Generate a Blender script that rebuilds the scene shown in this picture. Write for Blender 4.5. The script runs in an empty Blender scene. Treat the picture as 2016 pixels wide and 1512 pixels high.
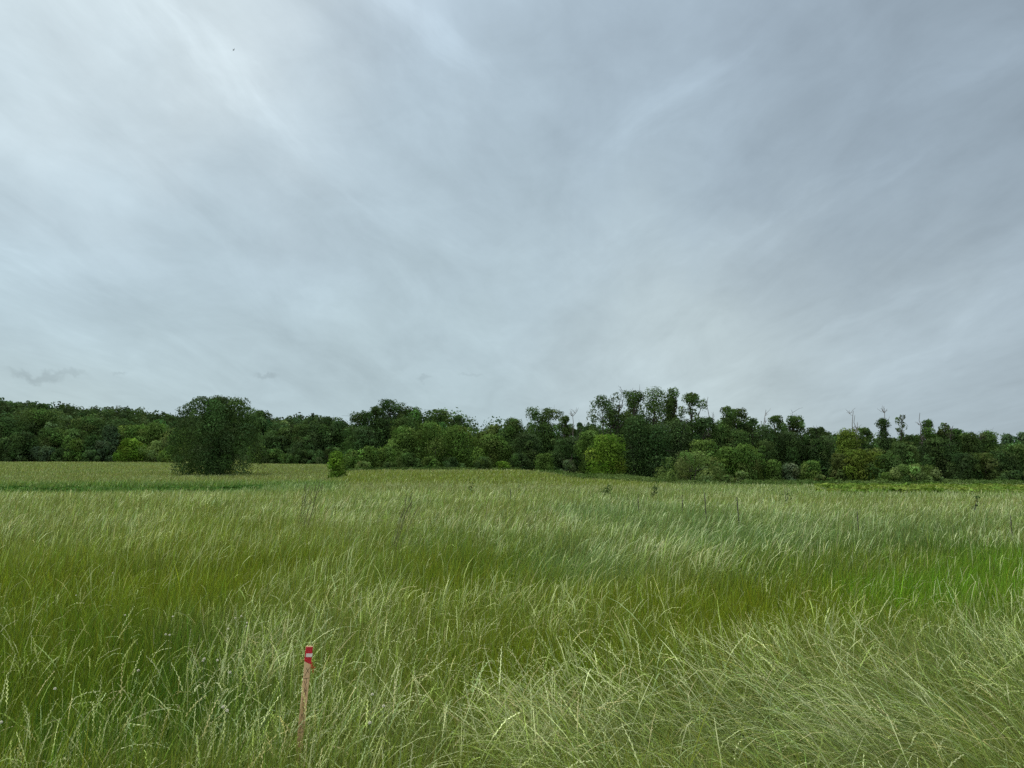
import bpy, math, random
import numpy as np
from mathutils import Vector

# ------------------------------------------------------------------ camera
sc = bpy.context.scene
C = sc.collection
F, CX, CY = 1467.0, 1008.0, 756.0          # photo pixels
PITCH = math.radians(6.97)
EYE = 1.9
cp, sp = math.cos(PITCH), math.sin(PITCH)
cam_d = bpy.data.cameras.new('camera')
cam_d.sensor_width = 36.0
cam_d.lens = 36.0 * F / 2016.0
cam_d.clip_start = 0.05
cam_d.clip_end = 8000
cam = bpy.data.objects.new('camera', cam_d)
C.objects.link(cam)
cam.location = (0, 0, EYE)
cam.rotation_euler = (math.radians(90) + PITCH, 0, 0)
sc.camera = cam
sc.view_settings.view_transform = 'Standard'
sc.view_settings.look = 'None'
sc.view_settings.gamma = 1
EXPO = 0.35
sc.view_settings.exposure = EXPO
sc.cycles.max_bounces = 5
sc.cycles.diffuse_bounces = 3
sc.cycles.transmission_bounces = 4
sc.cycles.glossy_bounces = 2
sc.cycles.use_denoising = False

def unproj(u, v, Y):
    """world point at forward distance Y on the ray of photo pixel (u, v)"""
    a, b = (u - CX) / F, (CY - v) / F
    dy, dz = cp - sp * b, sp + cp * b
    s = Y / dy
    return np.array([a * s, Y, EYE + dz * s])

def proj(x, y, z):
    yc = np.maximum(y * cp + (z - EYE) * sp, 0.01)
    up = -y * sp + (z - EYE) * cp
    return CX + F * x / yc, CY - F * up / yc

def direction(u, v):
    p = unproj(u, v, 1.0) - np.array([0, 0, EYE])
    return p / np.linalg.norm(p)

def srgb(r, g, b):
    f = lambda c: c / 12.92 if c <= 0.04045 else ((c + 0.055) / 1.055) ** 2.4
    return (f(r / 255), f(g / 255), f(b / 255))

# ------------------------------------------------------------------ sky
SUN_EL, SUN_ROT = math.radians(58), math.radians(-50)
w = bpy.data.worlds.new('World')
sc.world = w
w.use_nodes = True
nt = w.node_tree
nt.nodes.clear()

def N(t, typ, **kw):
    n = t.nodes.new(typ)
    for k, v in kw.items():
        setattr(n, k, v)
    return n

def L(t, a, b):
    t.links.new(a, b)

def math_node(t, op, a, b=None, c=None, clamp=False):
    n = N(t, 'ShaderNodeMath', operation=op, use_clamp=clamp)
    for i, x in enumerate((a, b, c)):
        if x is None: continue
        if hasattr(x, 'is_linked'): L(t, x, n.inputs[i])
        else: n.inputs[i].default_value = x
    return n.outputs[0]

def vmath(t, op, a, b=None, out=0):
    n = N(t, 'ShaderNodeVectorMath', operation=op)
    for i, x in enumerate((a, b)):
        if x is None: continue
        if op == 'SCALE' and i == 1:
            if hasattr(x, 'is_linked'): L(t, x, n.inputs['Scale'])
            else: n.inputs['Scale'].default_value = x
        elif hasattr(x, 'is_linked'): L(t, x, n.inputs[i])
        else: n.inputs[i].default_value = x
    return n.outputs[out]

tc = N(nt, 'ShaderNodeTexCoord')
D = vmath(nt, 'NORMALIZE', tc.outputs['Generated'])
sep = N(nt, 'ShaderNodeSeparateXYZ'); L(nt, D, sep.inputs[0])
# cloud-deck coordinates: the direction carried onto a flat layer overhead
den = math_node(nt, 'ADD', math_node(nt, 'MAXIMUM', sep.outputs[2], 0.0), 0.10)
deck = vmath(nt, 'DIVIDE', D, None)
comb = N(nt, 'ShaderNodeCombineXYZ')
L(nt, den, comb.inputs[0]); L(nt, den, comb.inputs[1]); L(nt, den, comb.inputs[2])
L(nt, comb.outputs[0], deck.node.inputs[1])

def noise(t, vec, scale, detail=4, rough=0.55, dist=0.0, off=(0, 0, 0), stretch=(1, 1, 1), rot=0.0, typ='FLOAT'):
    m = N(t, 'ShaderNodeMapping')
    m.inputs['Location'].default_value = off
    m.inputs['Rotation'].default_value = (0, 0, rot)
    m.inputs['Scale'].default_value = stretch
    L(t, vec, m.inputs[0])
    n = N(t, 'ShaderNodeTexNoise')
    n.inputs['Scale'].default_value = scale
    n.inputs['Detail'].default_value = detail
    n.inputs['Roughness'].default_value = rough
    n.inputs['Distortion'].default_value = dist
    L(t, m.outputs[0], n.inputs['Vector'])
    return n.outputs['Fac'] if typ == 'FLOAT' else n.outputs['Color']

# direction bent by soft noise so no patch has a clean outline
wob = vmath(nt, 'SUBTRACT', noise(nt, D, 3.2, 5, 0.55, typ='COLOR'), (0.5, 0.5, 0.5))
Dw = vmath(nt, 'ADD', D, vmath(nt, 'SCALE', wob, 0.34))

patches = [  # u, v, tightness, colour of the cloud layer there
    (120, 20, 18, (207, 222, 231)), (330, 70, 34, (238, 242, 248)), (500, 130, 60, (232, 240, 243)), (620, 210, 60, (186, 202, 217)), (180, 150, 60, (190, 208, 222)),
    (30, 230, 22, (193, 210, 224)), (420, 250, 20, (184, 202, 220)),
    (750, 40, 22, (181, 196, 214)), (820, 150, 30, (186, 199, 217)), (960, 240, 24, (161, 181, 198)),
    (80, 480, 20, (157, 178, 196)), (430, 460, 18, (165, 184, 203)), (800, 420, 20, (175, 193, 208)),
    (300, 610, 30, (165, 184, 199)), (150, 720, 45, (190, 206, 208)), (520, 720, 40, (186, 201, 205)),
    (850, 600, 24, (178, 195, 204)), (830, 760, 60, (178, 196, 204)), (650, 810, 130, (161, 178, 192)), (940, 830, 110, (163, 181, 193)),
    (1150, 60, 20, (158, 174, 194)), (1100, 260, 26, (170, 187, 201)), (1350, 180, 16, (151, 166, 185)),
    (1700, 60, 18, (146, 159, 177)), (1950, 120, 20, (126, 140, 158)), (1750, 260, 18, (143, 160, 174)),
    (1550, 380, 20, (153, 168, 187)), (1980, 420, 22, (148, 163, 178)), (1250, 480, 22, (168, 186, 199)),
    (1700, 480, 26, (163, 178, 194)), (1150, 610, 28, (184, 198, 208)), (1450, 640, 36, (204, 214, 216)),
    (1750, 620, 34, (174, 187, 199)), (1980, 560, 30, (156, 170, 187)), (1650, 740, 60, (188, 201, 205)),
    (1300, 730, 60, (188, 202, 206)), (1950, 720, 50, (172, 185, 194)), (1250, 800, 120, (172, 186, 198)),
    (1800, 830, 130, (157, 173, 188)), (1550, 800, 120, (172, 187, 197)),
    (40, 860, 90, (186, 200, 204)),
]
acc = wacc = None
def add_patch(d, k, col):
    global acc, wacc
    dist = vmath(nt, 'DISTANCE', Dw, tuple(d), out=1)
    e = math_node(nt, 'MULTIPLY', math_node(nt, 'MULTIPLY', dist, dist), -float(k))
    wt = math_node(nt, 'EXPONENT', e)
    lin = tuple(c * m_ * 2 ** -EXPO for c, m_ in zip(srgb(*col), (1.07, 1.09, 1.035))) if len(col) == 3 else tuple(col[:3])
    cv = vmath(nt, 'SCALE', lin, wt)
    acc = cv if acc is None else vmath(nt, 'ADD', acc, cv)
    wacc = wt if wacc is None else math_node(nt, 'ADD', wacc, wt)
for (u, v, k, col) in patches:
    add_patch(direction(u, v), k, col)
# the rest of the dome, out of view: it only lights the field
for d, k, col in [((-.15, .15, 1), 5, (1.25, 1.30, 1.34, 0)), ((-.8, .1, .6), 5, (.85, .90, .95, 0)), ((.8, .1, .6), 5, (.55, .62, .72, 0)),
                  ((0, -.8, .6), 4, (.85, .90, .95, 0)), ((0, -1, .1), 6, (190, 200, 206)), ((-1, -.1, .1), 8, (190, 202, 208)), ((1, -.1, .1), 8, (172, 184, 194))]:
    add_patch(d, k, col)
inv = math_node(nt, 'DIVIDE', 1.0, math_node(nt, 'ADD', wacc, 1e-5))
sky_col = vmath(nt, 'SCALE', acc, inv)
# fibrous streaks along the wind plus finer mottling
s1 = noise(nt, deck, 1.3, 9, 0.60, 0.35, (3.1, 7.7, 0), (1.0, 0.22, 1.0), math.radians(-32))
s2 = noise(nt, deck, 3.4, 8, 0.62, 0.7, (9.0, 1.3, 0), (1.0, 0.32, 1.0), math.radians(-24))
s3 = noise(nt, D, 7.0, 6, 0.6, 0.4, (2, 5, 1), (1, 1, 1.8))
amp = math_node(nt, 'ADD', math_node(nt, 'ADD',
        math_node(nt, 'MULTIPLY', math_node(nt, 'SUBTRACT', s1, 0.5), 0.24),
        math_node(nt, 'MULTIPLY', math_node(nt, 'SUBTRACT', s2, 0.5), 0.26)),
        math_node(nt, 'MULTIPLY', math_node(nt, 'SUBTRACT', s3, 0.5), 0.30))
# slanting wisps: falling to the right on the left side, rising to the right on the other
def slant(ang, off):
    m1 = N(nt, 'ShaderNodeMapping'); m1.inputs['Rotation'].default_value = (0, ang, 0); L(nt, Dw2, m1.inputs[0])
    return noise(nt, m1.outputs[0], 3.0, 9, 0.58, 0.5, off, (1.0, 1.0, 3.4))
Dw2 = vmath(nt, 'ADD', D, vmath(nt, 'SCALE', wob, 0.10))
mk = N(nt, 'ShaderNodeMapRange', interpolation_type='SMOOTHSTEP'); L(nt, sep.outputs[0], mk.inputs[0])
mk.inputs[1].default_value = -0.05; mk.inputs[2].default_value = 0.25
wl = slant(math.radians(-33), (4, 2, 7)); wr = slant(math.radians(30), (1, 8, 3))
wx = N(nt, 'ShaderNodeMix', data_type='FLOAT'); L(nt, mk.outputs[0], wx.inputs['Factor']); L(nt, wl, wx.inputs['A']); L(nt, wr, wx.inputs['B'])
wisp = math_node(nt, 'SUBTRACT', wx.outputs['Result'], 0.5)
amp = math_node(nt, 'ADD', amp, math_node(nt, 'MULTIPLY', wisp, 0.36))
# hard-lit edges where the streaks peak
pk = N(nt, 'ShaderNodeMapRange'); L(nt, wx.outputs['Result'], pk.inputs[0])
pk.inputs[1].default_value = 0.57; pk.inputs[2].default_value = 0.78; pk.inputs[3].default_value = 0; pk.inputs[4].default_value = 0.10
amp = math_node(nt, 'ADD', amp, pk.outputs[0])
sky_col = vmath(nt, 'SCALE', sky_col, math_node(nt, 'ADD', amp, 1.0))
# small dark scud clouds low over the left-hand trees
scn = vmath(nt, 'SUBTRACT', noise(nt, D, 34.0, 4, 0.6, typ='COLOR'), (0.5, 0.5, 0.5))
Ds = vmath(nt, 'ADD', D, vmath(nt, 'SCALE', scn, 0.045))
for (u, v, ru, rv, a) in [(78, 738, 46, 10, 0.17), (135, 734, 22, 6, 0.12), (528, 741, 26, 7, 0.14), (240, 733, 16, 4, .12), (842, 744, 18, 6, .10), (930, 738, 34, 4, .08)]:
    d0 = direction(u, v)
    rel = vmath(nt, 'SUBTRACT', Ds, tuple(d0))
    rel = vmath(nt, 'MULTIPLY', rel, (F / ru, F / ru * 0.6, F / rv))
    ln = vmath(nt, 'LENGTH', rel, out=1)
    fade = N(nt, 'ShaderNodeMapRange', interpolation_type='SMOOTHSTEP'); L(nt, ln, fade.inputs[0])
    fade.inputs[1].default_value = 0.25; fade.inputs[2].default_value = 1.15
    fade.inputs[3].default_value = 1 - a; fade.inputs[4].default_value = 1
    sky_col = vmath(nt, 'SCALE', sky_col, fade.outputs[0])
SKY_STR = 0.1
sky_col = vmath(nt, 'SCALE', sky_col, 1.0 / SKY_STR)
nish = N(nt, 'ShaderNodeTexSky', sky_type='NISHITA', sun_disc=False, sun_elevation=SUN_EL, sun_rotation=SUN_ROT)
mx = N(nt, 'ShaderNodeMix', data_type='RGBA')
mx.inputs['Factor'].default_value = 0.97          # thick cloud over the clear sky
L(nt, nish.outputs[0], mx.inputs['A']); L(nt, sky_col, mx.inputs['B'])
bg = N(nt, 'ShaderNodeBackground'); bg.inputs['Strength'].default_value = SKY_STR
L(nt, mx.outputs['Result'], bg.inputs['Color'])
wo = N(nt, 'ShaderNodeOutputWorld'); L(nt, bg.outputs[0], wo.inputs[0])
w.cycles.sampling_method = 'MANUAL'
w.cycles.sample_map_resolution = 512

# ------------------------------------------------------------------ sun behind cloud
sd = bpy.data.lights.new('sun', 'SUN')
sd.energy = 1.5
sd.angle = math.radians(25)
sd.color = (1.0, 0.97, 0.91)
so = bpy.data.objects.new('sun', sd)
C.objects.link(so)
sun_dir = Vector((math.sin(SUN_ROT) * math.cos(SUN_EL), math.cos(SUN_ROT) * math.cos(SUN_EL), math.sin(SUN_EL)))
so.rotation_euler = sun_dir.to_track_quat('Z', 'Y').to_euler()
so.location = (0, 0, 60)

# ------------------------------------------------------------------ helpers
def tag(o, label=None, cat=None, group=None, kind=None):
    if label: o['label'] = label
    if cat: o['category'] = cat
    if group: o['group'] = group
    if kind: o['kind'] = kind
    return o

def mesh_obj(name, V, Fq, mat, parent=None, col=None, smooth=False, tri=None):
    """V (n,3); Fq (m,4) quads; tri (k,3) triangles; col (n,3) point colour"""
    V = np.asarray(V, dtype=np.float32)
    me = bpy.data.meshes.new(name)
    Fq = np.zeros((0, 4), np.int32) if Fq is None else np.asarray(Fq, dtype=np.int32)
    tri = np.zeros((0, 3), np.int32) if tri is None else np.asarray(tri, dtype=np.int32)
    me.vertices.add(len(V)); me.vertices.foreach_set('co', V.ravel())
    nl = Fq.size + tri.size
    me.loops.add(nl)
    me.loops.foreach_set('vertex_index', np.concatenate([Fq.ravel(), tri.ravel()]).astype(np.int32))
    me.polygons.add(len(Fq) + len(tri))
    starts = np.concatenate([np.arange(len(Fq)) * 4, Fq.size + np.arange(len(tri)) * 3]).astype(np.int32)
    me.polygons.foreach_set('loop_start', starts)
    if smooth: me.polygons.foreach_set('use_smooth', np.ones(len(starts), bool))
    if col is not None:
        ca = me.attributes.new('tint', 'FLOAT_COLOR', 'POINT')
        c4 = np.ones((len(V), 4), np.float32); c4[:, :3] = col
        ca.data.foreach_set('color', c4.ravel())
    me.update(calc_edges=True)
    me.materials.append(mat)
    o = bpy.data.objects.new(name, me)
    C.objects.link(o)
    if parent is not None: o.parent = parent
    return o

def empty(name, loc):
    e = bpy.data.objects.new(name, None)
    C.objects.link(e); e.location = loc; e.empty_display_size = 0.5
    return e

_lat = {}
def vnoise(x, y, scale, seed):
    """smooth value noise in 0..1"""
    if seed not in _lat:
        _lat[seed] = np.random.default_rng(seed).random((256, 256))
    g = _lat[seed]
    x = np.asarray(x) / scale + 1000.3; y = np.asarray(y) / scale + 1000.7
    xi = np.floor(x).astype(int); yi = np.floor(y).astype(int)
    fx = x - xi; fy = y - yi
    fx = fx * fx * (3 - 2 * fx); fy = fy * fy * (3 - 2 * fy)
    g00 = g[xi % 256, yi % 256]; g10 = g[(xi + 1) % 256, yi % 256]
    g01 = g[xi % 256, (yi + 1) % 256]; g11 = g[(xi + 1) % 256, (yi + 1) % 256]
    return (g00 * (1 - fx) + g10 * fx) * (1 - fy) + (g01 * (1 - fx) + g11 * fx) * fy

def fbm(x, y, scale, seed, oct=3):
    s = 0; a = 1; t = 0
    for i in range(oct):
        s = s + a * vnoise(x, y, scale / 2 ** i, seed + i * 17); t += a; a *= 0.55
    return s / t

# ------------------------------------------------------------------ terrain
TA = np.array([-1.4, -.69, -.42, -.26, -.19, 0.0, .10, .25, .45, .69, 1.4])
TY = np.array([0, 12, 30, 45, 55, 65, 73, 80, 100, 127, 145, 170, 250, 320, 480, 650, 3500.])
TZ = np.array([
    [0, 0, .45, .10, .10, .15, .20, .55, .95, 1.5, 2.0, 2.7, 5.2, 7.2, 36, 44, 44],
    [0, 0, .45, .10, .10, .15, .20, .55, .95, 1.5, 2.0, 2.7, 5.2, 7.2, 35, 42, 42],
    [0, 0, .40, .35, .10, .10, .25, .60, .95, 1.5, 2.0, 2.7, 5.0, 7.0, 26, 32, 32],
    [0, 0, .35, .50, .55, .60, .55, .65, .95, 1.6, 2.1, 2.8, 4.8, 6.4, 24, 28, 28],
    [0, 0, .35, .55, .60, .55, .75, .95, 1.5, 2.2, 2.3, 2.5, 4.0, 5.5, 15, 17, 17],
    [0, 0, .35, .55, .50, .45, .65, .85, 1.4, 2.2, 2.4, 2.3, 3.0, 4.0, 9, 10, 10],
    [0, 0, .35, .50, .40, .35, .40, .45, .7, 1.2, 1.3, 1.3, 2.0, 3.0, 5, 6, 6],
    [0, 0, .20, .25, .22, .18, .15, .12, .08, .05, .1, .2, 1.0, 2.0, 4, 4, 4],
    [0, 0, .06, .08, .05, .0, .0, .0, .0, .0, .0, .1, .8, 2.0, 4, 4, 4],
    [0, 0, .02, .05, .02, .0, .0, .0, .0, .0, .0, .1, .8, 2.0, 4, 4, 4],
    [0, 0, .15, .20, .15, .10, .05, .0, .0, .0, .0, .1, .8, 2.0, 4, 4, 4]])

def gz(x, y):
    x = np.atleast_1d(np.asarray(x, float)); y = np.atleast_1d(np.asarray(y, float))
    a = np.clip(x / np.maximum(y, 10.0), TA[0], TA[-1] - 1e-6)
    yy = np.clip(y, 0, TY[-1] - 1)
    ia = np.clip(np.searchsorted(TA, a, 'right') - 1, 0, len(TA) - 2)
    iy = np.clip(np.searchsorted(TY, yy, 'right') - 1, 0, len(TY) - 2)
    fa = (a - TA[ia]) / (TA[ia + 1] - TA[ia]); fy = (yy - TY[iy]) / (TY[iy + 1] - TY[iy])
    fa = fa * fa * (3 - 2 * fa)
    z = (TZ[ia, iy] * (1 - fa) + TZ[ia + 1, iy] * fa) * (1 - fy) + (TZ[ia, iy + 1] * (1 - fa) + TZ[ia + 1, iy + 1] * fa) * fy
    return z + (fbm(x, y, 9.0, 5, 2) - .5) * 0.14 * np.clip(y / 20, .3, 1)

def gz1(x, y): return float(gz(x, y)[0])

# ------------------------------------------------------------------ materials
def base_mat(name):
    m = bpy.data.materials.new(name); m.use_nodes = True
    t = m.node_tree; t.nodes.clear()
    o = N(t, 'ShaderNodeOutputMaterial')
    return m, t, o

def leaf_mat(name, trans=0.3, noise_amt=0.0, gloss=0.0):
    """diffuse leaf that lets some light through; colour from the plant's own tint"""
    m, t, o = base_mat(name)
    at = N(t, 'ShaderNodeAttribute', attribute_name='tint')
    colr = at.outputs['Color']
    if noise_amt:
        g = N(t, 'ShaderNodeNewGeometry')
        f = noise(t, g.outputs['Position'], 1.3, 3)
        f = math_node(t, 'ADD', math_node(t, 'MULTIPLY', math_node(t, 'SUBTRACT', f, .5), noise_amt), 1.0)
        colr = vmath(t, 'SCALE', colr, f)
    d = N(t, 'ShaderNodeBsdfDiffuse'); L(t, colr, d.inputs[0])
    tr = N(t, 'ShaderNodeBsdfTranslucent')
    L(t, vmath(t, 'MULTIPLY', colr, (1.15, 1.2, 0.7)), tr.inputs[0])
    mxx = N(t, 'ShaderNodeMixShader'); mxx.inputs[0].default_value = trans
    L(t, d.outputs[0], mxx.inputs[1]); L(t, tr.outputs[0], mxx.inputs[2])
    out = mxx.outputs[0]
    if gloss:
        gl = N(t, 'ShaderNodeBsdfGlossy'); gl.inputs['Roughness'].default_value = 0.45
        gl.inputs[0].default_value = (1, 1, 1, 1)
        m2 = N(t, 'ShaderNodeMixShader'); m2.inputs[0].default_value = gloss
        L(t, out, m2.inputs[1]); L(t, gl.outputs[0], m2.inputs[2]); out = m2.outputs[0]
    L(t, out, o.inputs[0])
    return m

M_GRASS = leaf_mat('grass_blades', 0.30, 0.0, 0.0)
M_SEED = leaf_mat('seed_heads', 0.25, 0.0, 0.0)
M_LEAF = leaf_mat('tree_leaves', 0.20, 0.0, 0.0)

def rough_mat(name, c1, c2, scale=8.0, stretch=(1, 1, 1), rough=0.8, bump=0.3):
    m, t, o = base_mat(name)
    tcx = N(t, 'ShaderNodeTexCoord')
    f = noise(t, tcx.outputs['Object'], scale, 5, 0.6, 0.3, stretch=stretch)
    r = N(t, 'ShaderNodeValToRGB'); L(t, f, r.inputs[0])
    r.color_ramp.elements[0].position = .3; r.color_ramp.elements[1].position = .7
    r.color_ramp.elements[0].color = (*c1, 1); r.color_ramp.elements[1].color = (*c2, 1)
    p = N(t, 'ShaderNodeBsdfPrincipled'); L(t, r.outputs[0], p.inputs['Base Color'])
    p.inputs['Roughness'].default_value = rough
    b = N(t, 'ShaderNodeBump'); b.inputs['Strength'].default_value = bump; b.inputs['Distance'].default_value = .02
    L(t, f, b.inputs['Height']); L(t, b.outputs[0], p.inputs['Normal'])
    L(t, p.outputs[0], o.inputs[0])
    return m

M_BARK = rough_mat('bark', (.030, .024, .018), (.075, .062, .048), 2.5, (1, 1, .25), .9, .6)
M_DEAD = rough_mat('dead_wood', (.10, .085, .07), (.20, .175, .15), 2.5, (1, 1, .25), .9, .6)

# ------------------------------------------------------------------ meadow colour and growth, as a map of the field
OL, PA, BG, BR, DG, TAN = range(6)
SWARD = np.array([[.175, .218, .017], [.225, .265, .080], [.145, .225, .085], [.135, .275, .020], [.050, .120, .016], [.175, .190, .080]])
# u, v, ru, rv, kind, weight  (centre of each patch of sward as seen in the photo, carried to the field's surface)
BLOBS = [
    (200, 1320, 420, 150, DG, .9), (120, 1130, 260, 60, OL, 1.0), (450, 1110, 200, 60, OL, 1.5), (800, 1110, 180, 60, OL, 1.5), (1250, 1200, 250, 70, OL, 1.5),
    (1550, 1180, 220, 60, OL, 1.5), (80, 1300, 200, 90, OL, 1.3), (900, 1290, 200, 80, OL, 1.5), (420, 1030, 80, 25, OL, 1.2), (1750, 1210, 200, 50, OL, 1.0),
    (1150, 1340, 220, 60, OL, 1.0), (1650, 1300, 120, 30, OL, 1.0),
    (180, 1400, 300, 90, DG, .9), (380, 1330, 120, 60, DG, .5), (1500, 1090, 160, 40, DG, .8), (1870, 1075, 160, 28, DG, 1.2), (1180, 1290, 80, 60, DG, .6),
    (960, 1110, 120, 50, DG, .5), (1760, 1210, 70, 30, DG, .9),
    (1950, 1130, 150, 45, BR, 1.7), (1800, 1150, 100, 30, BR, .9), (1700, 1190, 150, 40, BR, .5),
    (1220, 1000, 90, 24, BG, 2.0), (1120, 1090, 90, 40, BG, 1.5), (860, 1060, 90, 26, BG, 1.0), (1450, 1050, 120, 30, BG, 1.8), (1330, 1020, 160, 20, BG, .8),
    (740, 990, 50, 16, BG, 1.0), (1750, 1040, 260, 28, BG, .9), (1700, 1400, 160, 60, BG, .8), (680, 1100, 70, 40, BG, .7), (1990, 1260, 130, 60, BG, .6),
    (600, 1220, 170, 60, PA, 1.2), (700, 1360, 130, 130, PA, 1.4), (1000, 1440, 300, 70, PA, 1.2), (1500, 1400, 380, 80, PA, 2.0), (1850, 1420, 300, 110, PA, 2.2),
    (400, 1480, 160, 50, PA, 1.0), (700, 1030, 240, 30, PA, 1.2), (200, 1040, 240, 40, PA, 1.2), (1000, 1020, 200, 20, PA, 1.0), (1350, 1100, 180, 30, PA, .8),
    (1800, 1260, 200, 40, PA, .8), (1000, 1180, 200, 25, PA, .8), (600, 1080, 60, 60, PA, 1.0), (1000, 980, 1000, 16, PA, .7),
]

def sward(x, y):
    """weights of the six kinds of sward at a place in the field"""
    x = np.asarray(x, float); y = np.asarray(y, float)
    wob1 = (fbm(x, y, 1.4, 31, 4) - .5) * 420 ; wob2 = (fbm(x, y, 1.8, 47, 4) - .5) * 150
    k = np.clip(y / 6, 0.5, 1)
    u, v = proj(x, y, gz(x, y) + .55)
    u = u + wob1; v = v + wob2 * np.clip(6 / np.maximum(y, 1), .15, 1)
    W = np.zeros((len(x), 6)) + 0.02
    far = np.clip((y - 9) / 12, 0, 1)
    W[:, OL] += .35 * (1 - far); W[:, PA] += .15 + .5 * far
    for (bu, bv, ru, rv, kd, wt) in BLOBS:
        W[:, kd] += wt * np.exp(-((u - bu) / ru) ** 2 - ((v - bv) / rv) ** 2)
    # beyond the near crest: fields told apart by what grows there
    a = x / np.maximum(y, 10)
    f2 = np.clip((y - 40) / 8, 0, 1)[:, None]
    FW = np.zeros((len(x), 6)) + .02
    left = np.clip((-.215 - a) / .03, 0, 1); right = np.clip((a - .16) / .08, 0, 1); mid = (1 - left) * (1 - right)
    n1 = .5 * fbm(x, y * .35, 10, 71, 3) + .5 * fbm(x * .22, y, 9, 77, 3)
    band = np.clip((y - 84) / 14, 0, 1)
    FW[:, TAN] += left * (.9 * band * (.4 + n1)); FW[:, PA] += left * band * .5; FW[:, OL] += left * .25
    FW[:, BG] += left * (1 - band) * .8 + left * .9 * np.clip((n1 - .48) * 8, 0, 1)
    FW[:, DG] += left * np.clip(1 - np.abs(y - 77) / 6, 0, 1) * 1.6 * np.clip(n1 * 2.2 - .4, .2, 1)
    hl = np.clip((y - 62) / 20, 0, 1) * (1 - np.clip((y - 118) / 14, 0, 1))
    FW[:, OL] += mid * (.95 * hl * np.clip(.4 + n1, 0, 1)); FW[:, PA] += mid * (.7); FW[:, TAN] += mid * .55
    FW[:, DG] += right * (np.clip((y - 90) / 15, 0, 1) * 1.3 + .1) + mid * np.clip((a - .05) / .1, 0, 1) * np.clip((y - 105) / 20, 0, 1) * 2; FW[:, PA] += right * .8; FW[:, BG] += right * .35
    W = W * (1 - f2) + FW * f2
    return W / W.sum(1, keepdims=True)

def lean_field(x, y):
    """direction the standing grass leans, and how far it is laid over"""
    ang = (fbm(x, y, 3.5, 91, 3) - .5) * 5.0
    u, v = proj(x, y, gz(x, y) + .5)
    # the lower right is laid over toward the upper left; the left leans right with the wind
    lod = np.clip(1.25 * np.exp(-((u - 1750) / 520) ** 2 - ((v - 1450) / 150) ** 2) + .45 * np.exp(-((u - 1150) / 350) ** 2 - ((v - 1470) / 80) ** 2)
                  + .5 * np.exp(-((u - 1430) / 150) ** 2 - ((v - 1060) / 40) ** 2) + .4 * np.exp(-((u - 1120) / 120) ** 2 - ((v - 1110) / 40) ** 2), 0, 1)
    base_r = math.radians(10); base_l = math.radians(158)
    sel = np.clip((u - 700) / 500, 0, 1) * np.clip((v - 1180) / 120, 0, 1)
    dx = (1 - sel) * math.cos(base_r) + sel * math.cos(base_l)
    dy = (1 - sel) * math.sin(base_r) + sel * math.sin(base_l)
    phi = np.arctan2(dy + .35 * np.sin(ang), dx + .35 * np.cos(ang))
    return phi + ang * (.25 + .35 * lod), lod

# ------------------------------------------------------------------ ground sheet
def ground_mat():
    m, t, o = base_mat('ground_thatch')
    at = N(t, 'ShaderNodeAttribute', attribute_name='tint')
    g = N(t, 'ShaderNodeNewGeometry')
    f1 = noise(t, g.outputs['Position'], 3.0, 6, .65)
    f2 = noise(t, g.outputs['Position'], .35, 5, .6, stretch=(1, .4, 1))
    f = math_node(t, 'ADD', math_node(t, 'MULTIPLY', f1, .9), math_node(t, 'MULTIPLY', f2, .5))
    f = math_node(t, 'ADD', f, .28)
    p = N(t, 'ShaderNodeBsdfDiffuse'); L(t, vmath(t, 'SCALE', at.outputs['Color'], f), p.inputs[0])
    b = N(t, 'ShaderNodeBump'); b.inputs['Strength'].default_value = .8; b.inputs['Distance'].default_value = .3
    L(t, f1, b.inputs['Height']); L(t, b.outputs[0], p.inputs['Normal'])
    L(t, p.outputs[0], o.inputs[0])
    return m

ys = np.concatenate([np.linspace(-60, 0, 9)[:-1], np.linspace(0, 30, 61)[:-1], 30 * np.exp(np.linspace(0, math.log(3500 / 30.), 190))])
aa = np.linspace(-1.6, 1.6, 221)
YY, AA = np.meshgrid(ys, aa, indexing='ij')
XX = AA * np.maximum(YY, 0) + AA * 25
ZZ = gz(XX.ravel(), YY.ravel())
V = np.stack([XX.ravel(), YY.ravel(), ZZ], 1)
nI, nJ = YY.shape
ii, jj = np.meshgrid(np.arange(nI - 1), np.arange(nJ - 1), indexing='ij')
q = (ii * nJ + jj).ravel()
gcol = sward(V[:, 0], V[:, 1]) @ SWARD
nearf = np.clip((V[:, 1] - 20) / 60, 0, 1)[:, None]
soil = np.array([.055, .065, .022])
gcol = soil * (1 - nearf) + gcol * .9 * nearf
wd = np.clip((V[:, 1] - 330) / 20, 0, 1)[:, None]       # forest floor of the wooded rise
gcol = gcol * (1 - wd) + np.array([.025, .04, .015]) * wd
ground = mesh_obj('ground', V, np.stack([q, q + 1, q + nJ + 1, q + nJ], 1), ground_mat(), col=gcol, smooth=True)
tag(ground, 'rolling meadow ground under the grass', None, None, 'structure')

# ------------------------------------------------------------------ grass
rg = np.random.default_rng(11)

def scatter(n_ref, r_ref, power, y0, y1, width=0.74, side=1.6):
    """points thinning with distance: n_ref per m2 at r_ref metres"""
    # inverse-cdf in y, with density n_ref*(r_ref/y)^power and row width 2*(width*y+side)
    yg = np.exp(np.linspace(math.log(y0), math.log(y1), 2000))
    dens = n_ref * (r_ref / yg) ** power * 2 * (width * yg + side)
    cdf = np.concatenate([[0], np.cumsum((dens[1:] + dens[:-1]) / 2 * np.diff(yg))])
    n = int(cdf[-1])
    y = np.interp(rg.random(n) * cdf[-1], cdf, yg)
    x = (rg.random(n) * 2 - 1) * (width * y + side)
    return x, y

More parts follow.
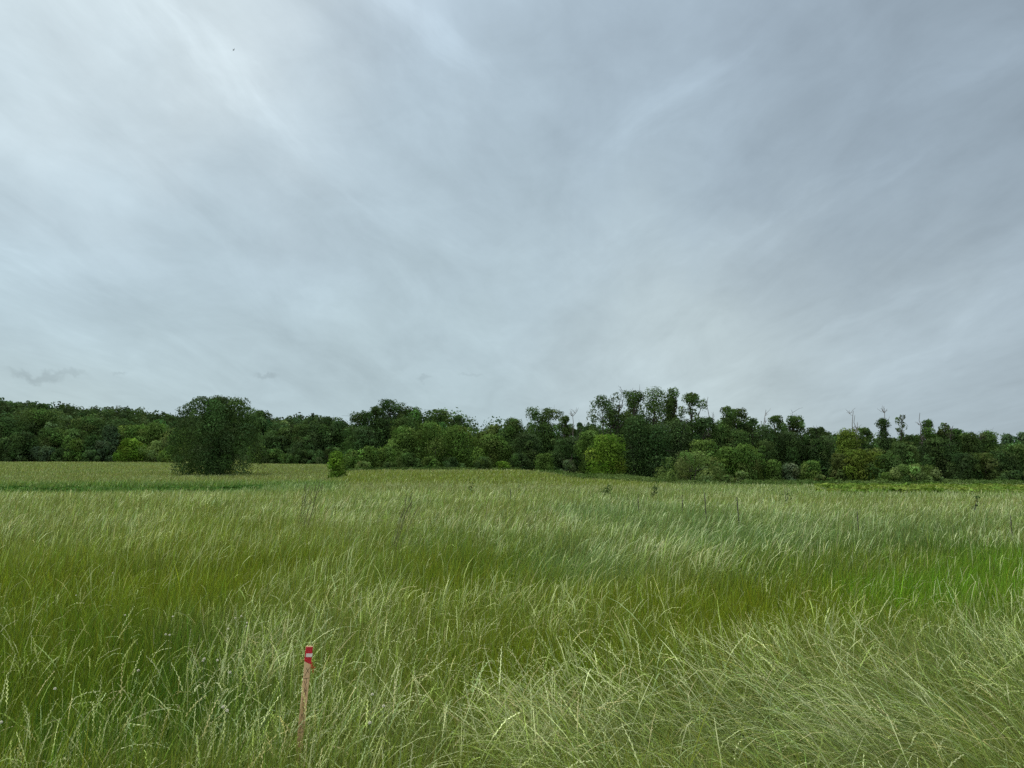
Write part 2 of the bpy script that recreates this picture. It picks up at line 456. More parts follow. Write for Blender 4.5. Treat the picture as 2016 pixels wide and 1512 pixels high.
def ribbons(x, y, h, phi, th0, th1, wid, segs, c0, c1, prof, power=1.6, az=None, wig=0.0):
    """curved blades; returns V, F, colour"""
    n = len(x); S = segs
    z = gz(x, y) - 0.02
    t = (np.arange(S) + .5) / S
    th = th0[:, None] + (th1 - th0)[:, None] * t[None, :] ** power
    if wig: th = th + rg.normal(0, wig, (n, S))
    sl = (h / S)[:, None]
    dh = np.sin(th) * sl; dz = np.cos(th) * sl
    ph = phi[:, None] + (rg.normal(0, .12, (n, 1)) * t[None, :] * 3)
    px = np.concatenate([np.zeros((n, 1)), np.cumsum(dh * np.cos(ph), 1)], 1) + x[:, None]
    py = np.concatenate([np.zeros((n, 1)), np.cumsum(dh * np.sin(ph), 1)], 1) + y[:, None]
    pz = np.concatenate([np.zeros((n, 1)), np.cumsum(dz, 1)], 1) + z[:, None]
    pz = np.maximum(pz, z[:, None] + .03)
    if az is None: az = rg.random(n) * math.pi
    sx = np.cos(az)[:, None]; sy = np.sin(az)[:, None]
    hw = wid[:, None] * .5 * prof[None, :]
    Lx = np.stack([px - sx * hw, py - sy * hw, pz], 2); Rx = np.stack([px + sx * hw, py + sy * hw, pz], 2)
    Vv = np.stack([Lx, Rx], 2).reshape(-1, 3)      # n,(S+1),2
    base = (np.arange(n) * (S + 1) * 2)[:, None] + (np.arange(S) * 2)[None, :]
    base = base.ravel()
    Fq = np.stack([base, base + 1, base + 3, base + 2], 1)
    tt = np.linspace(0, 1, S + 1)[None, :, None]
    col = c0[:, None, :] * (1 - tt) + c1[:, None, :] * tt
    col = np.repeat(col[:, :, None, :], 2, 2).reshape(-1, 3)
    return Vv, Fq, col, (px, py, pz, z)

def build_grass(name, parts, mat):
    off = 0; Vs = []; Fs = []; Cs = []
    for (v_, f_, c_) in parts:
        Vs.append(v_); Fs.append(f_ + off); Cs.append(c_); off += len(v_)
    return mesh_obj(name, np.concatenate(Vs), np.concatenate(Fs), mat, col=np.concatenate(Cs))

def sward_colours(x, y, jit=.32):
    W = sward(x, y)
    k = (W.cumsum(1) > rg.random(len(x))[:, None]).argmax(1)
    mixw = .55
    c = SWARD[k] * mixw + (W @ SWARD) * (1 - mixw)
    return c * np.exp(rg.normal(0, jit, (len(x), 1))) * np.exp(rg.normal(0, .09, (len(x), 3))), W

def path_free(x, y):      # nothing grows through the marker stake
    return np.hypot(x + 1.22, y - 4.3) > .03

# A: the dense sward
def sward_grass():
    parts = []
    for (y0, y1, segs, nref) in [(1.2, 9, 5, 3100), (9, 30, 4, 3300), (30, 330, 2, 2300)]:
        x, y = scatter(nref, 4.0, 1.62, y0, y1)
        keep = path_free(x, y); x, y = x[keep], y[keep]
        if y1 > 100:
            keep = ~((y > 56) & (y < 74) & (x / y < -.36) & (rg.random(len(y)) < .6)); x, y = x[keep], y[keep]
        n = len(x)
        c, W = sward_colours(x, y)
        px = y / 745.
        h = (.42 + .22 * fbm(x, y, 1.6, 3, 3)) * np.exp(rg.normal(0, .16, n)) * (1 + .12 * W[:, PA])
        phi, lod = lean_field(x, y)
        phi = phi + rg.normal(0, 1.5, n) * (1 - .6 * lod)
        th0 = np.abs(rg.normal(.06, .08, n)) + .35 * lod
        th1 = th0 + np.abs(rg.normal(.45, .35, n)) + .8 * lod
        wid = np.maximum(.0040, px * .48) * np.exp(rg.normal(0, .2, n))
        prof = np.array({5: [.8, 1, 1, .85, .6, .12], 4: [.9, 1, .95, .7, .15], 2: [1, .9, .25]}[segs])
        v_, f_, c_, _ = ribbons(x, y, h * 1.05, phi, th0, th1, wid, segs, c * np.array([.55, .68, .55]), c * 1.12, prof)  # bases coloured darker: natural sheath tone plus painted shade for gaps between blades
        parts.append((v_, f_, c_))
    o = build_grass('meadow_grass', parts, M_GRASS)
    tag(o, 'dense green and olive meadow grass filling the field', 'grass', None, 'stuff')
sward_grass()

# B: tall pale flowering stems with knotty seed heads
def seed_grass():
    parts = []
    for (y0, y1, segs, nref, pw) in [(1.6, 9, 10, 1050, 1.5), (9, 34, 6, 1100, 1.5), (34, 330, 3, 650, 1.5)]:
        x, y = scatter(nref, 4.0, pw, y0, y1)
        tuft = fbm(x, y, .9, 61, 3)
        W = sward(x, y)
        far = np.clip((y - 14) / 25, 0, 1)
        dens = np.clip((tuft - .50) * 4.5 * (1 - .4 * far), 0, 1) * .45 + W[:, PA] * (.42 + 2.6 * np.clip(tuft - .40, 0, 1)) + .20 * far + W[:, TAN] * .5 + .03
        dens = dens * (1 - .6 * np.clip(W[:, DG] + .5 * W[:, OL], 0, 1) * (1 - far))
        gap = np.clip((fbm(x, y, .55, 261, 3) - .36) * 5, .3, 1)
        dens = dens * (gap + (1 - gap) * far)
        dens = dens * (1 - .75 * np.clip(W[:, OL] * 1.6, 0, 1) * (y > 52))
        keep = (rg.random(len(x)) < dens) & path_free(x, y)
        if y1 > 100: keep &= ~((y > 54) & (y < 76) & (x / y < -.36) & (rg.random(len(y)) < .85))
        x, y, W = x[keep], y[keep], W[keep]
        n = len(x)
        pale = np.array([.53, .56, .32]); green = np.array([.28, .37, .10]); straw = np.array([.52, .46, .26]); blu = np.array([.33, .43, .22])
        r = rg.random((n, 1))
        c1 = np.where(r < .5, pale, np.where(r < .75, green, np.where(r < .86, straw, blu)))
        c1 = c1 * (1 - .75 * W[:, [BG]]) + blu * .75 * W[:, [BG]]
        c1 = c1 * (1 - .8 * W[:, [TAN]]) + np.array([.25, .26, .13]) * .8 * W[:, [TAN]]
        c1 = c1 * (1 - .5 * W[:, [OL]]) + np.array([.38, .41, .11]) * .5 * W[:, [OL]]
        c1 = c1 * np.exp(rg.normal(0, .27, (n, 1)))
        c1 = c1 * (.88 + .5 * fbm(x, y, .8, 271, 3))[:, None]
        c1 = c1 * (1 - .22 * np.clip((y - 50) / 60, 0, 1))[:, None]
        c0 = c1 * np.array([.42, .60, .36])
        px = y / 745.
        phi, lod = lean_field(x, y)
        phi = phi + rg.normal(0, 1, n) * (.55 + 1.1 * np.clip(1.4 - y / 10, 0, 1)) * (1 - .62 * lod)
        h = (.54 + .28 * fbm(x, y, 2.2, 13, 2)) * np.exp(rg.normal(0, .12, n)) * (1 + .35 * lod)
        th0 = np.abs(rg.normal(.07, .07, n)) + .55 * lod
        th1 = th0 + np.where(rg.random(n) < .45, np.abs(rg.normal(1.9, .6, n)), np.abs(rg.normal(.6, .4, n))) + .45 * lod
        wid = np.maximum(.0025, px * .31) * np.exp(rg.normal(0, .2, n))
        if segs == 10: prof = np.array([.8, .8, .8, .75, .7, .65, .6, .7, 1.35, 1.3, .4])
        elif segs == 6: prof = np.array([.8, .8, .75, .8, 1.7, 1.5, .4])
        else: prof = np.array([.8, .8, 1.5, .5])
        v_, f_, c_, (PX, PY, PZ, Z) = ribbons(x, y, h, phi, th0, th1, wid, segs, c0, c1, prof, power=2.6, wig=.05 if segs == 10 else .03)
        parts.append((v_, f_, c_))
        if segs == 10:
            # alternate spikelets down the head
            K = 12
            near = np.arange(n)
            t = np.linspace(.77, .995, K)
            idx = t * segs; i0 = np.minimum(idx.astype(int), segs - 1); fr = idx - i0
            P = np.stack([PX, PY, PZ], 2)
            A = P[:, i0] * (1 - fr)[None, :, None] + P[:, i0 + 1] * fr[None, :, None]
            T = P[:, i0 + 1] - P[:, i0]; T /= np.linalg.norm(T, axis=2, keepdims=True) + 1e-9
            sgn = np.where(np.arange(K) % 2 == 0, 1., -1.)[None, :, None]
            saz = rg.random(n) * math.pi
            Sd = np.stack([np.cos(saz), np.sin(saz), np.zeros(n)], 1)[:, None, :] * sgn
            Dv = T * .92 + Sd * .34
            ln = (.020 + .005 * rg.random((n, K, 1))) * np.linspace(1.1, .7, K)[None, :, None]
            Bn = np.cross(T, Sd); Bn /= np.linalg.norm(Bn, axis=2, keepdims=True) + 1e-9
            sw = .0030
            mid = A + Dv * ln * .5
            sidev = (Sd * .7 + Bn * .6) * sw
            p0 = A; p1 = mid + sidev; p2 = A + Dv * ln; p3 = mid - sidev
            vv = np.stack([p0, p1, p2, p3], 2).reshape(-1, 3)
            b = np.arange(n * K) * 4
            ff = np.stack([b, b + 1, b + 2, b + 3], 1)
            cc = np.repeat(c1 * 1.1, K * 4, 0)
            parts.append((vv, ff, cc))
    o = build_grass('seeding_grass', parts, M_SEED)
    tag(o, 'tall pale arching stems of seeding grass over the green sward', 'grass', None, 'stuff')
seed_grass()
# ------------------------------------------------------------------ trees
TONE = {
    'dark': (0.056, 0.099, 0.033), 'mid': (0.074, 0.125, 0.036), 'fresh': (0.099, 0.166, 0.038), 'light': (0.140, 0.207, 0.063),
    'bright': (0.110, 0.196, 0.027), 'blue': (0.063, 0.103, 0.049), 'yellow': (0.118, 0.166, 0.029), 'grey': (0.106, 0.146, 0.073),
    'hill': (0.052, 0.087, 0.031), 'olive': (0.095, 0.134, 0.038),
}
KIND = {   # profile (fractions of half width at evenly spaced heights, base to top), lowest foliage, lobes, lobe size, leaves, droop, shell
    'round':  ([.75, .95, 1.0, .95, .78, .45], .02, 34, .21, 5200, .15, .80),
    'shrub':  ([.80, 1.0, .98, .88, .66, .35], .00, 26, .22, 3600, .15, .80),
    'willow': ([.76, .93, 1.0, .96, .80, .46], .0, 150, .125, 36000, .30, .97),
    'soft':   ([.75, .92, 1.0, .95, .82, .50], .04, 36, .20, 5200, .60, .80),
    'column': ([.85, 1.0, .95, .90, .75, .50], .05, 30, .30, 4200, .45, .65),
    'cone':   ([1.0, .90, .72, .50, .30, .08], .06, 34, .20, 2600, .10, .75),
    'open':   ([.80, .85, .90, 1.0, .95, .75], .12, 54, .125, 5200, .25, .85),
    'ragged': ([.95, 1.0, .95, .90, .80, .60], .05, 50, .135, 5200, .25, .88),
}

def tube(pts, rad, sides=6):
    pts = np.asarray(pts, float); n = len(pts)
    T = np.gradient(pts, axis=0); T /= np.linalg.norm(T, axis=1, keepdims=True) + 1e-9
    ref = np.array([0.31, .95, .05]); ref = ref / np.linalg.norm(ref)
    A = np.cross(T, ref); A /= np.linalg.norm(A, axis=1, keepdims=True) + 1e-9
    B = np.cross(T, A)
    an = np.arange(sides) * 2 * math.pi / sides
    ring = A[:, None, :] * np.cos(an)[None, :, None] + B[:, None, :] * np.sin(an)[None, :, None]
    V = (pts[:, None, :] + ring * np.asarray(rad)[:, None, None]).reshape(-1, 3)
    f = []
    for i in range(n - 1):
        for j in range(sides):
            a = i * sides + j; b = i * sides + (j + 1) % sides
            f.append((a, b, b + sides, a + sides))
    return V, np.array(f)

class Tubes:
    def __init__(s): s.V = []; s.F = []; s.n = 0
    def add(s, pts, rad, sides=6):
        v, f = tube(pts, rad, sides); s.V.append(v); s.F.append(f + s.n); s.n += len(v)
    def build(s, name, mat, parent=None):
        return mesh_obj(name, np.concatenate(s.V), np.concatenate(s.F), mat, parent, smooth=True)

def limb(p0, p1, r0, r1, r, n=6, sag=.12, jit=.05):
    p0 = np.asarray(p0, float); p1 = np.asarray(p1, float)
    t = np.linspace(0, 1, n)[:, None]
    ln = np.linalg.norm(p1 - p0)
    p = p0 * (1 - t) + p1 * t
    p[:, 2] -= np.sin(t[:, 0] * math.pi) * ln * sag * .5
    p[1:-1] += r.normal(0, jit * ln * .5, (n - 2, 3))
    return p, r0 * (1 - t[:, 0]) + r1 * t[:, 0]

def leaf_cloud(centres, radii, counts, size, r, droop=0.0, squash=.85, crisp=False):
    """small leaf sprays over the shells of lobes"""
    cid = np.repeat(np.arange(len(centres)), counts)
    n = len(cid)
    d = r.normal(0, 1, (n, 3)); d[:, 2] += .25
    d /= np.linalg.norm(d, axis=1, keepdims=True)
    rr = .60 + .42 * r.random((n, 1)) ** .5
    # lumpy, uneven surface
    if crisp: rr = .72 + .30 * r.random((n, 1)) ** .7
    lump = 1 + (.35 if crisp else 1.0) * (  .22 * np.sin(d[:, [0]] * 5 + cid[:, None] * 1.7) * np.cos(d[:, [1]] * 4 + cid[:, None]) + .07 * r.normal(0, 1, (n, 1)))
    R = radii[cid][:, None]
    off = d * rr * lump * R; off[:, 2] *= squash
    P = centres[cid] + off
    if droop:
        low = (d[:, 2] < .35)
        P[:, 2] -= low * r.random(n) ** 1.5 * R[:, 0] * droop * 1.6
    nrm = d + r.normal(0, .38, (n, 3)); nrm /= np.linalg.norm(nrm, axis=1, keepdims=True)
    rv = r.normal(0, 1, (n, 3))
    if droop: rv = rv * (1 - .6 * min(droop, 1)) + np.array([0, 0, -1.]) * droop * 1.6
    U = np.cross(nrm, rv); U /= np.linalg.norm(U, axis=1, keepdims=True) + 1e-9
    W_ = np.cross(U, nrm)
    s = size * np.exp(r.normal(0, .28, (n, 1)))
    lw = s * (.5 - .2 * min(droop, 1)); ll = s * (.62 + .35 * min(droop, 1))
    V = np.stack([P - U * lw, P - W_ * ll, P + U * lw, P + W_ * ll], 1).reshape(-1, 3)
    b = np.arange(n) * 4
    return V, np.stack([b, b + 1, b + 2, b + 3], 1), cid

def leaf_tint(cid, ncen, tone, r, spread=.26):
    base = np.array(TONE[tone])
    lobe = np.exp(r.normal(0, spread, (ncen, 1))) * np.exp(r.normal(0, .07, (ncen, 3)))
    leaf = np.exp(r.normal(0, .11, (len(cid), 1)))
    return np.repeat(base * lobe[cid] * leaf, 4, 0)

def make_tree(name, label, u, vtop, wpx, Y, kind, tone, cat='tree', group=None, snag=0, seed=0, leafscale=1.0, vbase=None, loc=None):
    r = np.random.default_rng(1000 + seed)
    top = unproj(u, vtop, Y)
    x = top[0]; z0 = gz1(x, Y)
    H = max(top[2] - z0, .8); Wd = wpx / F * Y * {'open': 1.45, 'ragged': 1.35, 'column': 1.3, 'willow': 1.0}.get(kind, 1.14)
    root = empty(name, (x, Y, z0 - .05))
    tag(root, label, cat, group)
    prof, low, nl, ls, nleaf, droop, shell = KIND[kind]
    prof = np.array(prof)
    ys_ = np.linspace(0, 1, len(prof))
    rw = Wd / 2
    # lobes: spread over the crown's envelope, a few inside
    if kind in ('open', 'ragged'):      # foliage gathered in uneven tufts along the limbs
        kc = 9
        tc_ = low + (1 - low) * ((np.arange(kc) + .5) / kc + r.normal(0, .04, kc)); tc_[-1] = .90
        ac_ = np.arange(kc) * 2.39996 + r.normal(0, .5, kc)
        ci = np.arange(nl) % kc
        t = np.clip(tc_[ci] + r.normal(0, .075, nl), low, .98); t[0] = .97
        az = ac_[ci] + r.normal(0, .55, nl)
    else:      # even cover round the crown, so no part hangs loose
        t = low + (1 - low) * np.clip((np.arange(nl) + .5) / nl + r.normal(0, .02, nl), 0, 1)[::-1] ** .85
        az = np.arange(nl) * 2.39996 + r.normal(0, .35, nl)
    rad = np.interp(t, ys_, prof) * rw
    ph_ = r.random(3) * 6.28
    rad = rad * (1 + .15 * np.sin(2 * az + ph_[0]) + .12 * np.sin(3 * az + ph_[1] + 5 * t)) if kind != 'willow' else rad
    lr = ls * max(Wd, .38 * H if kind in ('open', 'ragged') else 0) * (.6 + .85 * r.random(nl)); lr = np.minimum(lr, H * .22)
    if kind == 'willow': lr = 1.0 + .75 * r.random(nl)
    inner = r.random(nl) < .25
    if kind == 'willow': lr = np.where(inner, lr * 1.5, lr)
    dist = np.where(inner, .25, shell + .2 * r.random(nl)) * np.maximum(rad - lr * .62, 0)
    dist = dist * (1 + r.normal(0, .09, nl)); dist[0] = min(dist[0], rad[0] * .3)
    cz = np.clip(t * H, lr * .7, H - lr * .82)
    side_bias = r.normal(0, .10 * rw, 2)
    cen = np.stack([np.cos(az) * dist + side_bias[0] * t, np.sin(az) * dist + side_bias[1] * t, cz], 1)
    # leaf spray size follows the plant's real leaves and twigs; coarser only on big trees far off
    size = max(.15, .0014 * Y) * leafscale
    area = Wd * H
    nn = int(np.clip(area * 5.2 / (size * size * .62), 700, nleaf * 2.0))
    if kind in ('open', 'ragged'): nn = int(nn * .75)
    wgt = lr ** 2; counts = np.maximum((wgt / wgt.sum() * nn).astype(int), 8)
    V_, F_, cid = leaf_cloud(cen, lr, counts, size, r, droop, .9 if kind != 'willow' else 1.05, crisp=(kind == 'willow'))
    V_[:, 2] = np.maximum(V_[:, 2], .02)
    # trunk and limbs
    tb = Tubes()
    tr = max(.05, .022 * H) * (1.2 if kind == 'willow' else 1)
    ntr = 1 if kind not in ('shrub', 'willow') else 3
    hub = []
    for k in range(ntr):
        a0 = r.random() * 6.28; off = 0 if ntr == 1 else .10 * Wd
        b0 = np.array([math.cos(a0) * off * .4, math.sin(a0) * off * .4, -.1])
        topz = H * (.55 if kind in ('round', 'shrub', 'willow', 'soft') else .86)
        b1 = np.array([math.cos(a0) * off + r.normal(0, .03 * H), math.sin(a0) * off + r.normal(0, .03 * H), topz])
        p, rd = limb(b0, b1, tr * (1.25 if ntr == 1 else .8), tr * .35, r, 7, 0, .03)
        rd[0] *= 1.35
        tb.add(p, rd, 7); hub.append(p)
    pick = np.argsort(-lr)[: (16 if kind in ('open', 'ragged', 'willow') else 10)]
    for i in pick:
        p = hub[int(r.integers(len(hub)))]
        zt = cen[i, 2] * .62
        j = int(np.clip(np.searchsorted(p[:, 2], zt), 1, len(p) - 2))
        pp, rd = limb(p[j], cen[i], tr * .45, tr * .10, r, 5, .15, .08)
        tb.add(pp, rd, 5)
        for _ in range(2):
            e = cen[i] + r.normal(0, 1, 3) * lr[i] * .7
            q, rq = limb(cen[i], e, tr * .12, tr * .04, r, 3, 0, .05)
            tb.add(q, rq, 4)
    for _ in range(snag):     # bare dead leaders standing out of the crown
        a0 = r.random() * 6.28
        j = len(hub[0]) - 2
        e = np.array([math.cos(a0) * rw * .45, math.sin(a0) * rw * .45, H * (.98 + .07 * r.random())])
        pp, rd = limb(hub[0][j], e, tr * .2, .02, r, 6, 0, .10)
        tb.add(pp, rd, 5)
        for k in range(5):
            m_ = pp[int(r.integers(2, 6))]
            q, rq = limb(m_, m_ + np.array([r.normal(0, .9), r.normal(0, .9), +.3 + r.random() * .9]), .03, .014, r, 4, 0, .08)
            tb.add(q, rq, 4)
    tb.build('trunk', M_BARK, root)
    mesh_obj('crown', V_, F_, M_LEAF, root, col=leaf_tint(cid, nl, tone, r))
    return root

def make_snag(name, label, u, vtop, Y, wpx, seed, lean=0.0, ivy=0.0, group=None, mat=None, fork=2):
    """a dead standing tree: bare trunk, forked leaders, broken twigs"""
    r = np.random.default_rng(5000 + seed)
    top = unproj(u, vtop, Y); x0 = top[0] - lean; z0 = gz1(x0, Y)
    H = top[2] - z0; rw = wpx / F * Y / 2
    root = empty(name, (x0, Y, z0 - .05)); tag(root, label, 'dead tree', group)
    tb = Tubes()
    p, rd = limb((0, 0, -.1), (lean, 0, H), .17, .035, r, 12, 0, .022)
    tb.add(p, rd, 7); tb.build('trunk', mat or M_DEAD, root)
    for k in range(fork + 6):
        i = int(r.integers(5, 11)) if k >= fork else int(r.integers(5, 8))
        s = 1 if k % 2 else -1
        ln = (rw * (1.0 if k < fork else .55)) * (.7 + .5 * r.random())
        e = p[i] + np.array([s * ln, r.normal(0, .6), ln * (.9 + 1.0 * r.random())])
        e[2] = min(e[2], H * .985)
        br = Tubes()
        q, rq = limb(p[i], e, rd[i] * .5, .022, r, 6, .1, .10)
        br.add(q, rq, 5)
        for _ in range(4):
            m_ = q[int(r.integers(1, 6))]
            e2 = m_ + np.array([r.normal(0, .5), r.normal(0, .5), .2 + .9 * r.random()])
            q2, rq2 = limb(m_, e2, .035, .016, r, 4, 0, .1); br.add(q2, rq2, 4)
        br.build('branch', mat or M_DEAD, root)
    if ivy:
        nl = 16; t = np.linspace(.45, ivy, nl)
        cen = np.stack([np.interp(t, np.linspace(0, 1, 12), p[:, 0]) + r.normal(0, .35, nl), r.normal(0, .35, nl), t * H], 1)
        V_, F_, cid = leaf_cloud(cen, np.full(nl, .55) * (.5 + .9 * r.random(nl)), np.full(nl, 34), .24, r, .2)
        mesh_obj('leafy_shoot', V_, F_, M_LEAF, root, col=leaf_tint(cid, nl, 'mid', r))
    return root

exec_trees = []
T = lambda *a, **k: exec_trees.append((a, k))
# name, label, u, v top, width px, distance, shape, tone
# --- the big field willow and the small bush
make_tree('willow_tree', 'broad dark willow standing alone in the left field', 431, 785, 162, 127, 'willow', 'dark', seed=1, leafscale=1.05)
make_tree('round_bush', 'small bright green bush alone at the edge of the hollow', 664, 888, 35, 100, 'shrub', 'bright', cat='bush', seed=2)

# --- left wood edge, under the wooded rise
LW = 'trees of the left wood edge'
T('broadleaf_tree', 'dark tree at the far left edge of the picture', 12, 822, 84, 330, 'round', 'dark', group=LW)
T('broadleaf_tree', 'tall mid green tree second from the left edge', 78, 806, 86, 345, 'round', 'mid', group=LW)
T('broadleaf_tree', 'low dark tree in front of the tall second tree from the left edge', 52, 852, 62, 322, 'soft', 'dark', group=LW)
T('broadleaf_tree', 'small round-topped tree in front of the left wood, left of the pale domed tree', 106, 843, 54, 326, 'round', 'mid', group=LW)
T('leafy_shrub', 'blue-green shrub low at the foot of the left wood', 90, 879, 46, 318, 'shrub', 'blue', cat='shrub')
T('broadleaf_tree', 'domed tree with pale top in the left wood', 150, 846, 52, 326, 'soft', 'mid', group=LW)
T('leafy_shrub', 'pale green leaning shrub at the foot of the left wood', 152, 866, 40, 318, 'soft', 'fresh', cat='shrub')
T('broadleaf_tree', 'spreading tree at the low end of the wooded rise', 172, 822, 60, 340, 'round', 'mid', group=LW)
T('conical_tree', 'dark bluish pointed tree left of the bright round tree', 219, 838, 50, 326, 'cone', 'blue', leafscale=1.1)
T('leafy_shrub', 'grey-blue shrub between the dark pointed tree and the bright round tree', 207, 868, 42, 320, 'shrub', 'blue', cat='shrub')
T('round_tree', 'bright green rounded tree low before the left wood', 259, 864, 54, 315, 'shrub', 'bright')
T('willow_tree', 'pale willow directly behind the bright round tree', 262, 838, 62, 335, 'soft', 'fresh')
T('willow_tree', 'pale airy willow between the bright round tree and the lone willow', 305, 833, 56, 335, 'soft', 'fresh')
T('willow_tree', 'low leaning willow with bare dark stem right of the bright round tree', 308, 868, 50, 318, 'open', 'light')
T('willow_tree', 'pale willow half hidden by the left side of the lone willow', 346, 843, 56, 325, 'soft', 'light')
T('leafy_shrub', 'soft pale shrub at the foot of the lone willow, left side', 340, 876, 42, 300, 'shrub', 'fresh', cat='shrub')
T('broadleaf_tree', 'dark tree filling the gap at the foot of the far left wood', 8, 862, 54, 318, 'soft', 'dark', group=LW)
T('broadleaf_tree', 'dark leafy tree between the pale leaning shrub and the dark pointed tree', 186, 858, 42, 322, 'soft', 'dark', group=LW)
T('broadleaf_tree', 'deep green flat-topped tree above the bright round tree, at the foot of the rise', 236, 826, 64, 352, 'round', 'dark', group=LW)
T('broadleaf_tree', 'shadowed tree behind the lone willow, showing at its left shoulder', 372, 826, 58, 350, 'round', 'dark', group=LW)
T('leafy_shrub', 'dark low shrub at the far left foot of the wood', 30, 885, 40, 315, 'shrub', 'dark', cat='shrub')
T('leafy_shrub', 'dark shrub between the blue-green shrub and the pale leaning shrub', 124, 882, 36, 316, 'shrub', 'dark', cat='shrub')
T('leafy_shrub', 'dark shrub under the dark pointed tree', 182, 886, 34, 315, 'shrub', 'dark', cat='shrub')
# --- between the lone willow and the middle wood
T('broadleaf_tree', 'dark tree rising behind the right shoulder of the lone willow', 514, 809, 46, 320, 'round', 'dark')
T('broadleaf_tree', 'dark tree two along from the right shoulder of the lone willow', 542, 834, 56, 318, 'round', 'dark')
T('broadleaf_tree', 'lighter green tree in the hollow wood right of the lone willow', 565, 843, 50, 306, 'soft', 'mid')
T('broadleaf_tree', 'narrow dark tree with pointed head in the hollow wood', 613, 813, 30, 306, 'ragged', 'dark')
T('broadleaf_tree', 'broad tree with loose crown behind the small bright bush', 645, 821, 46, 306, 'open', 'dark')
T('broadleaf_tree', 'flat-topped dark tree between the narrow pointed tree and the loose-crowned tree', 628, 836, 56, 298, 'round', 'dark')
T('broadleaf_tree', 'dark tree sloping down toward the middle wood', 671, 830, 48, 300, 'round', 'dark')
T('broadleaf_tree', 'dim olive tree touching the left side of the middle wood', 696, 840, 52, 295, 'soft', 'mid')
T('broadleaf_tree', 'dark rounded tree left of the narrow pointed tree', 592, 836, 48, 304, 'round', 'mid')
T('leafy_shrub', 'pale shrub at the right foot of the lone willow', 508, 872, 32, 290, 'soft', 'fresh', cat='shrub')
T('leafy_shrub', 'mid green shrub low in the hollow wood, right of the lone willow', 540, 884, 46, 292, 'shrub', 'mid', cat='shrub')
T('leafy_shrub', 'lighter low shrub midway between lone willow and small bright bush', 568, 893, 30, 285, 'shrub', 'mid', cat='shrub')
T('leafy_shrub', 'dark low shrub just left of the small bright bush', 604, 886, 50, 285, 'shrub', 'dark', cat='shrub')
T('leafy_shrub', 'dark undergrowth shrub behind the small bright bush', 650, 880, 48, 280, 'shrub', 'dark', cat='shrub')
T('broadleaf_tree', 'dim mid-height tree above the dark low shrubs of the hollow wood', 602, 860, 60, 292, 'soft', 'dark')
T('broadleaf_tree', 'dim mid-height tree just right of the lone willow', 530, 858, 54, 300, 'soft', 'dark')
# --- middle wood
T('broadleaf_tree', 'loose tree at the left shoulder of the middle wood', 715, 812, 46, 172, 'open', 'dark')
T('broadleaf_tree', 'dark tree leaning left under the tallest crown of the middle wood', 738, 801, 42, 176, 'open', 'dark')
T('oak_tree', 'tallest dark lobed tree of the middle wood', 768, 788, 56, 178, 'open', 'dark')
T('broadleaf_tree', 'dark full tree filling the middle wood under the tallest crown', 752, 822, 92, 176, 'round', 'dark')
T('broadleaf_tree', 'fine-topped tree just right of the tallest dark lobed tree', 810, 800, 48, 178, 'ragged', 'mid')
T('broadleaf_tree', 'dark tree low at the left end of the middle wood', 712, 842, 62, 168, 'soft', 'dark')
T('broadleaf_tree', 'lighter tree with rounded head under the fine-topped tree', 800, 822, 62, 172, 'soft', 'mid')
T('broadleaf_tree', 'pale topped tree above the right half of the middle wood', 864, 807, 46, 176, 'ragged', 'mid')
T('broadleaf_tree', 'last high crown of the middle wood before the dip in the skyline', 901, 818, 38, 174, 'round', 'dark')
T('round_tree', 'soft light green domed tree in front of the middle wood', 794, 840, 58, 160, 'soft', 'fresh')
T('round_tree', 'tall soft willow-like tree at the centre of the middle wood', 842, 832, 66, 160, 'soft', 'fresh')
T('round_tree', 'broad dark tree with bright leafy top below the dip in the skyline', 900, 840, 74, 158, 'round', 'fresh')
T('broadleaf_tree', 'tree with reddish leafy tips in the dip of the skyline', 958, 836, 46, 162, 'ragged', 'olive')
T('round_tree', 'bright broad-leaved tree beneath the reddish tipped tree', 966, 856, 66, 154, 'round', 'fresh')
T('broadleaf_tree', 'smooth mid green tree left of the tall forked crown', 1014, 824, 52, 160, 'round', 'mid')
T('broadleaf_tree', 'dark tree between the bright broad-leaved tree and the smooth mid green tree', 992, 846, 46, 160, 'round', 'dark')
T('broadleaf_tree', 'tall forked crown in open clumps right of the middle dip', 1072, 803, 50, 158, 'open', 'mid')
T('broadleaf_tree', 'full tree directly under the tall forked crown', 1066, 832, 76, 156, 'soft', 'mid')
T('broadleaf_tree', 'dark soft tree at the foot of the tall forked crown', 1036, 854, 56, 150, 'soft', 'dark')
T('broadleaf_tree', 'small open tree mixed with grey twigs right of the tall forked crown', 1108, 818, 30, 152, 'open', 'mid')
T('broadleaf_tree', 'dim tree below the grey twigs, left of the maple pair', 1112, 862, 60, 148, 'soft', 'dark')
T('spruce_tree', 'tiny dark spruce tip showing above the wood', 1142, 832, 18, 215, 'cone', 'blue')
T('broadleaf_tree', 'distant flat-topped tree right of the tiny spruce tip', 1164, 838, 48, 190, 'round', 'dark')
T('leafy_shrub', 'soft shrub at the left end of the middle wood', 692, 886, 36, 146, 'shrub', 'fresh', cat='shrub')
T('leafy_shrub', 'light shrub second from the left end of the middle wood', 724, 879, 40, 150, 'soft', 'fresh', cat='shrub')
T('leafy_shrub', 'bright low bush at the field edge, left end of the middle wood', 716, 908, 32, 140, 'shrub', 'light', cat='shrub')
T('leafy_shrub', 'light shrub third from the left end of the middle wood', 756, 880, 40, 152, 'soft', 'fresh', cat='shrub')
T('leafy_shrub', 'mid green low shrub under the third light shrub', 768, 909, 34, 143, 'shrub', 'mid', cat='shrub')
T('leafy_shrub', 'dark shrub at the foot of the soft domed tree', 808, 892, 46, 148, 'shrub', 'mid', cat='shrub')
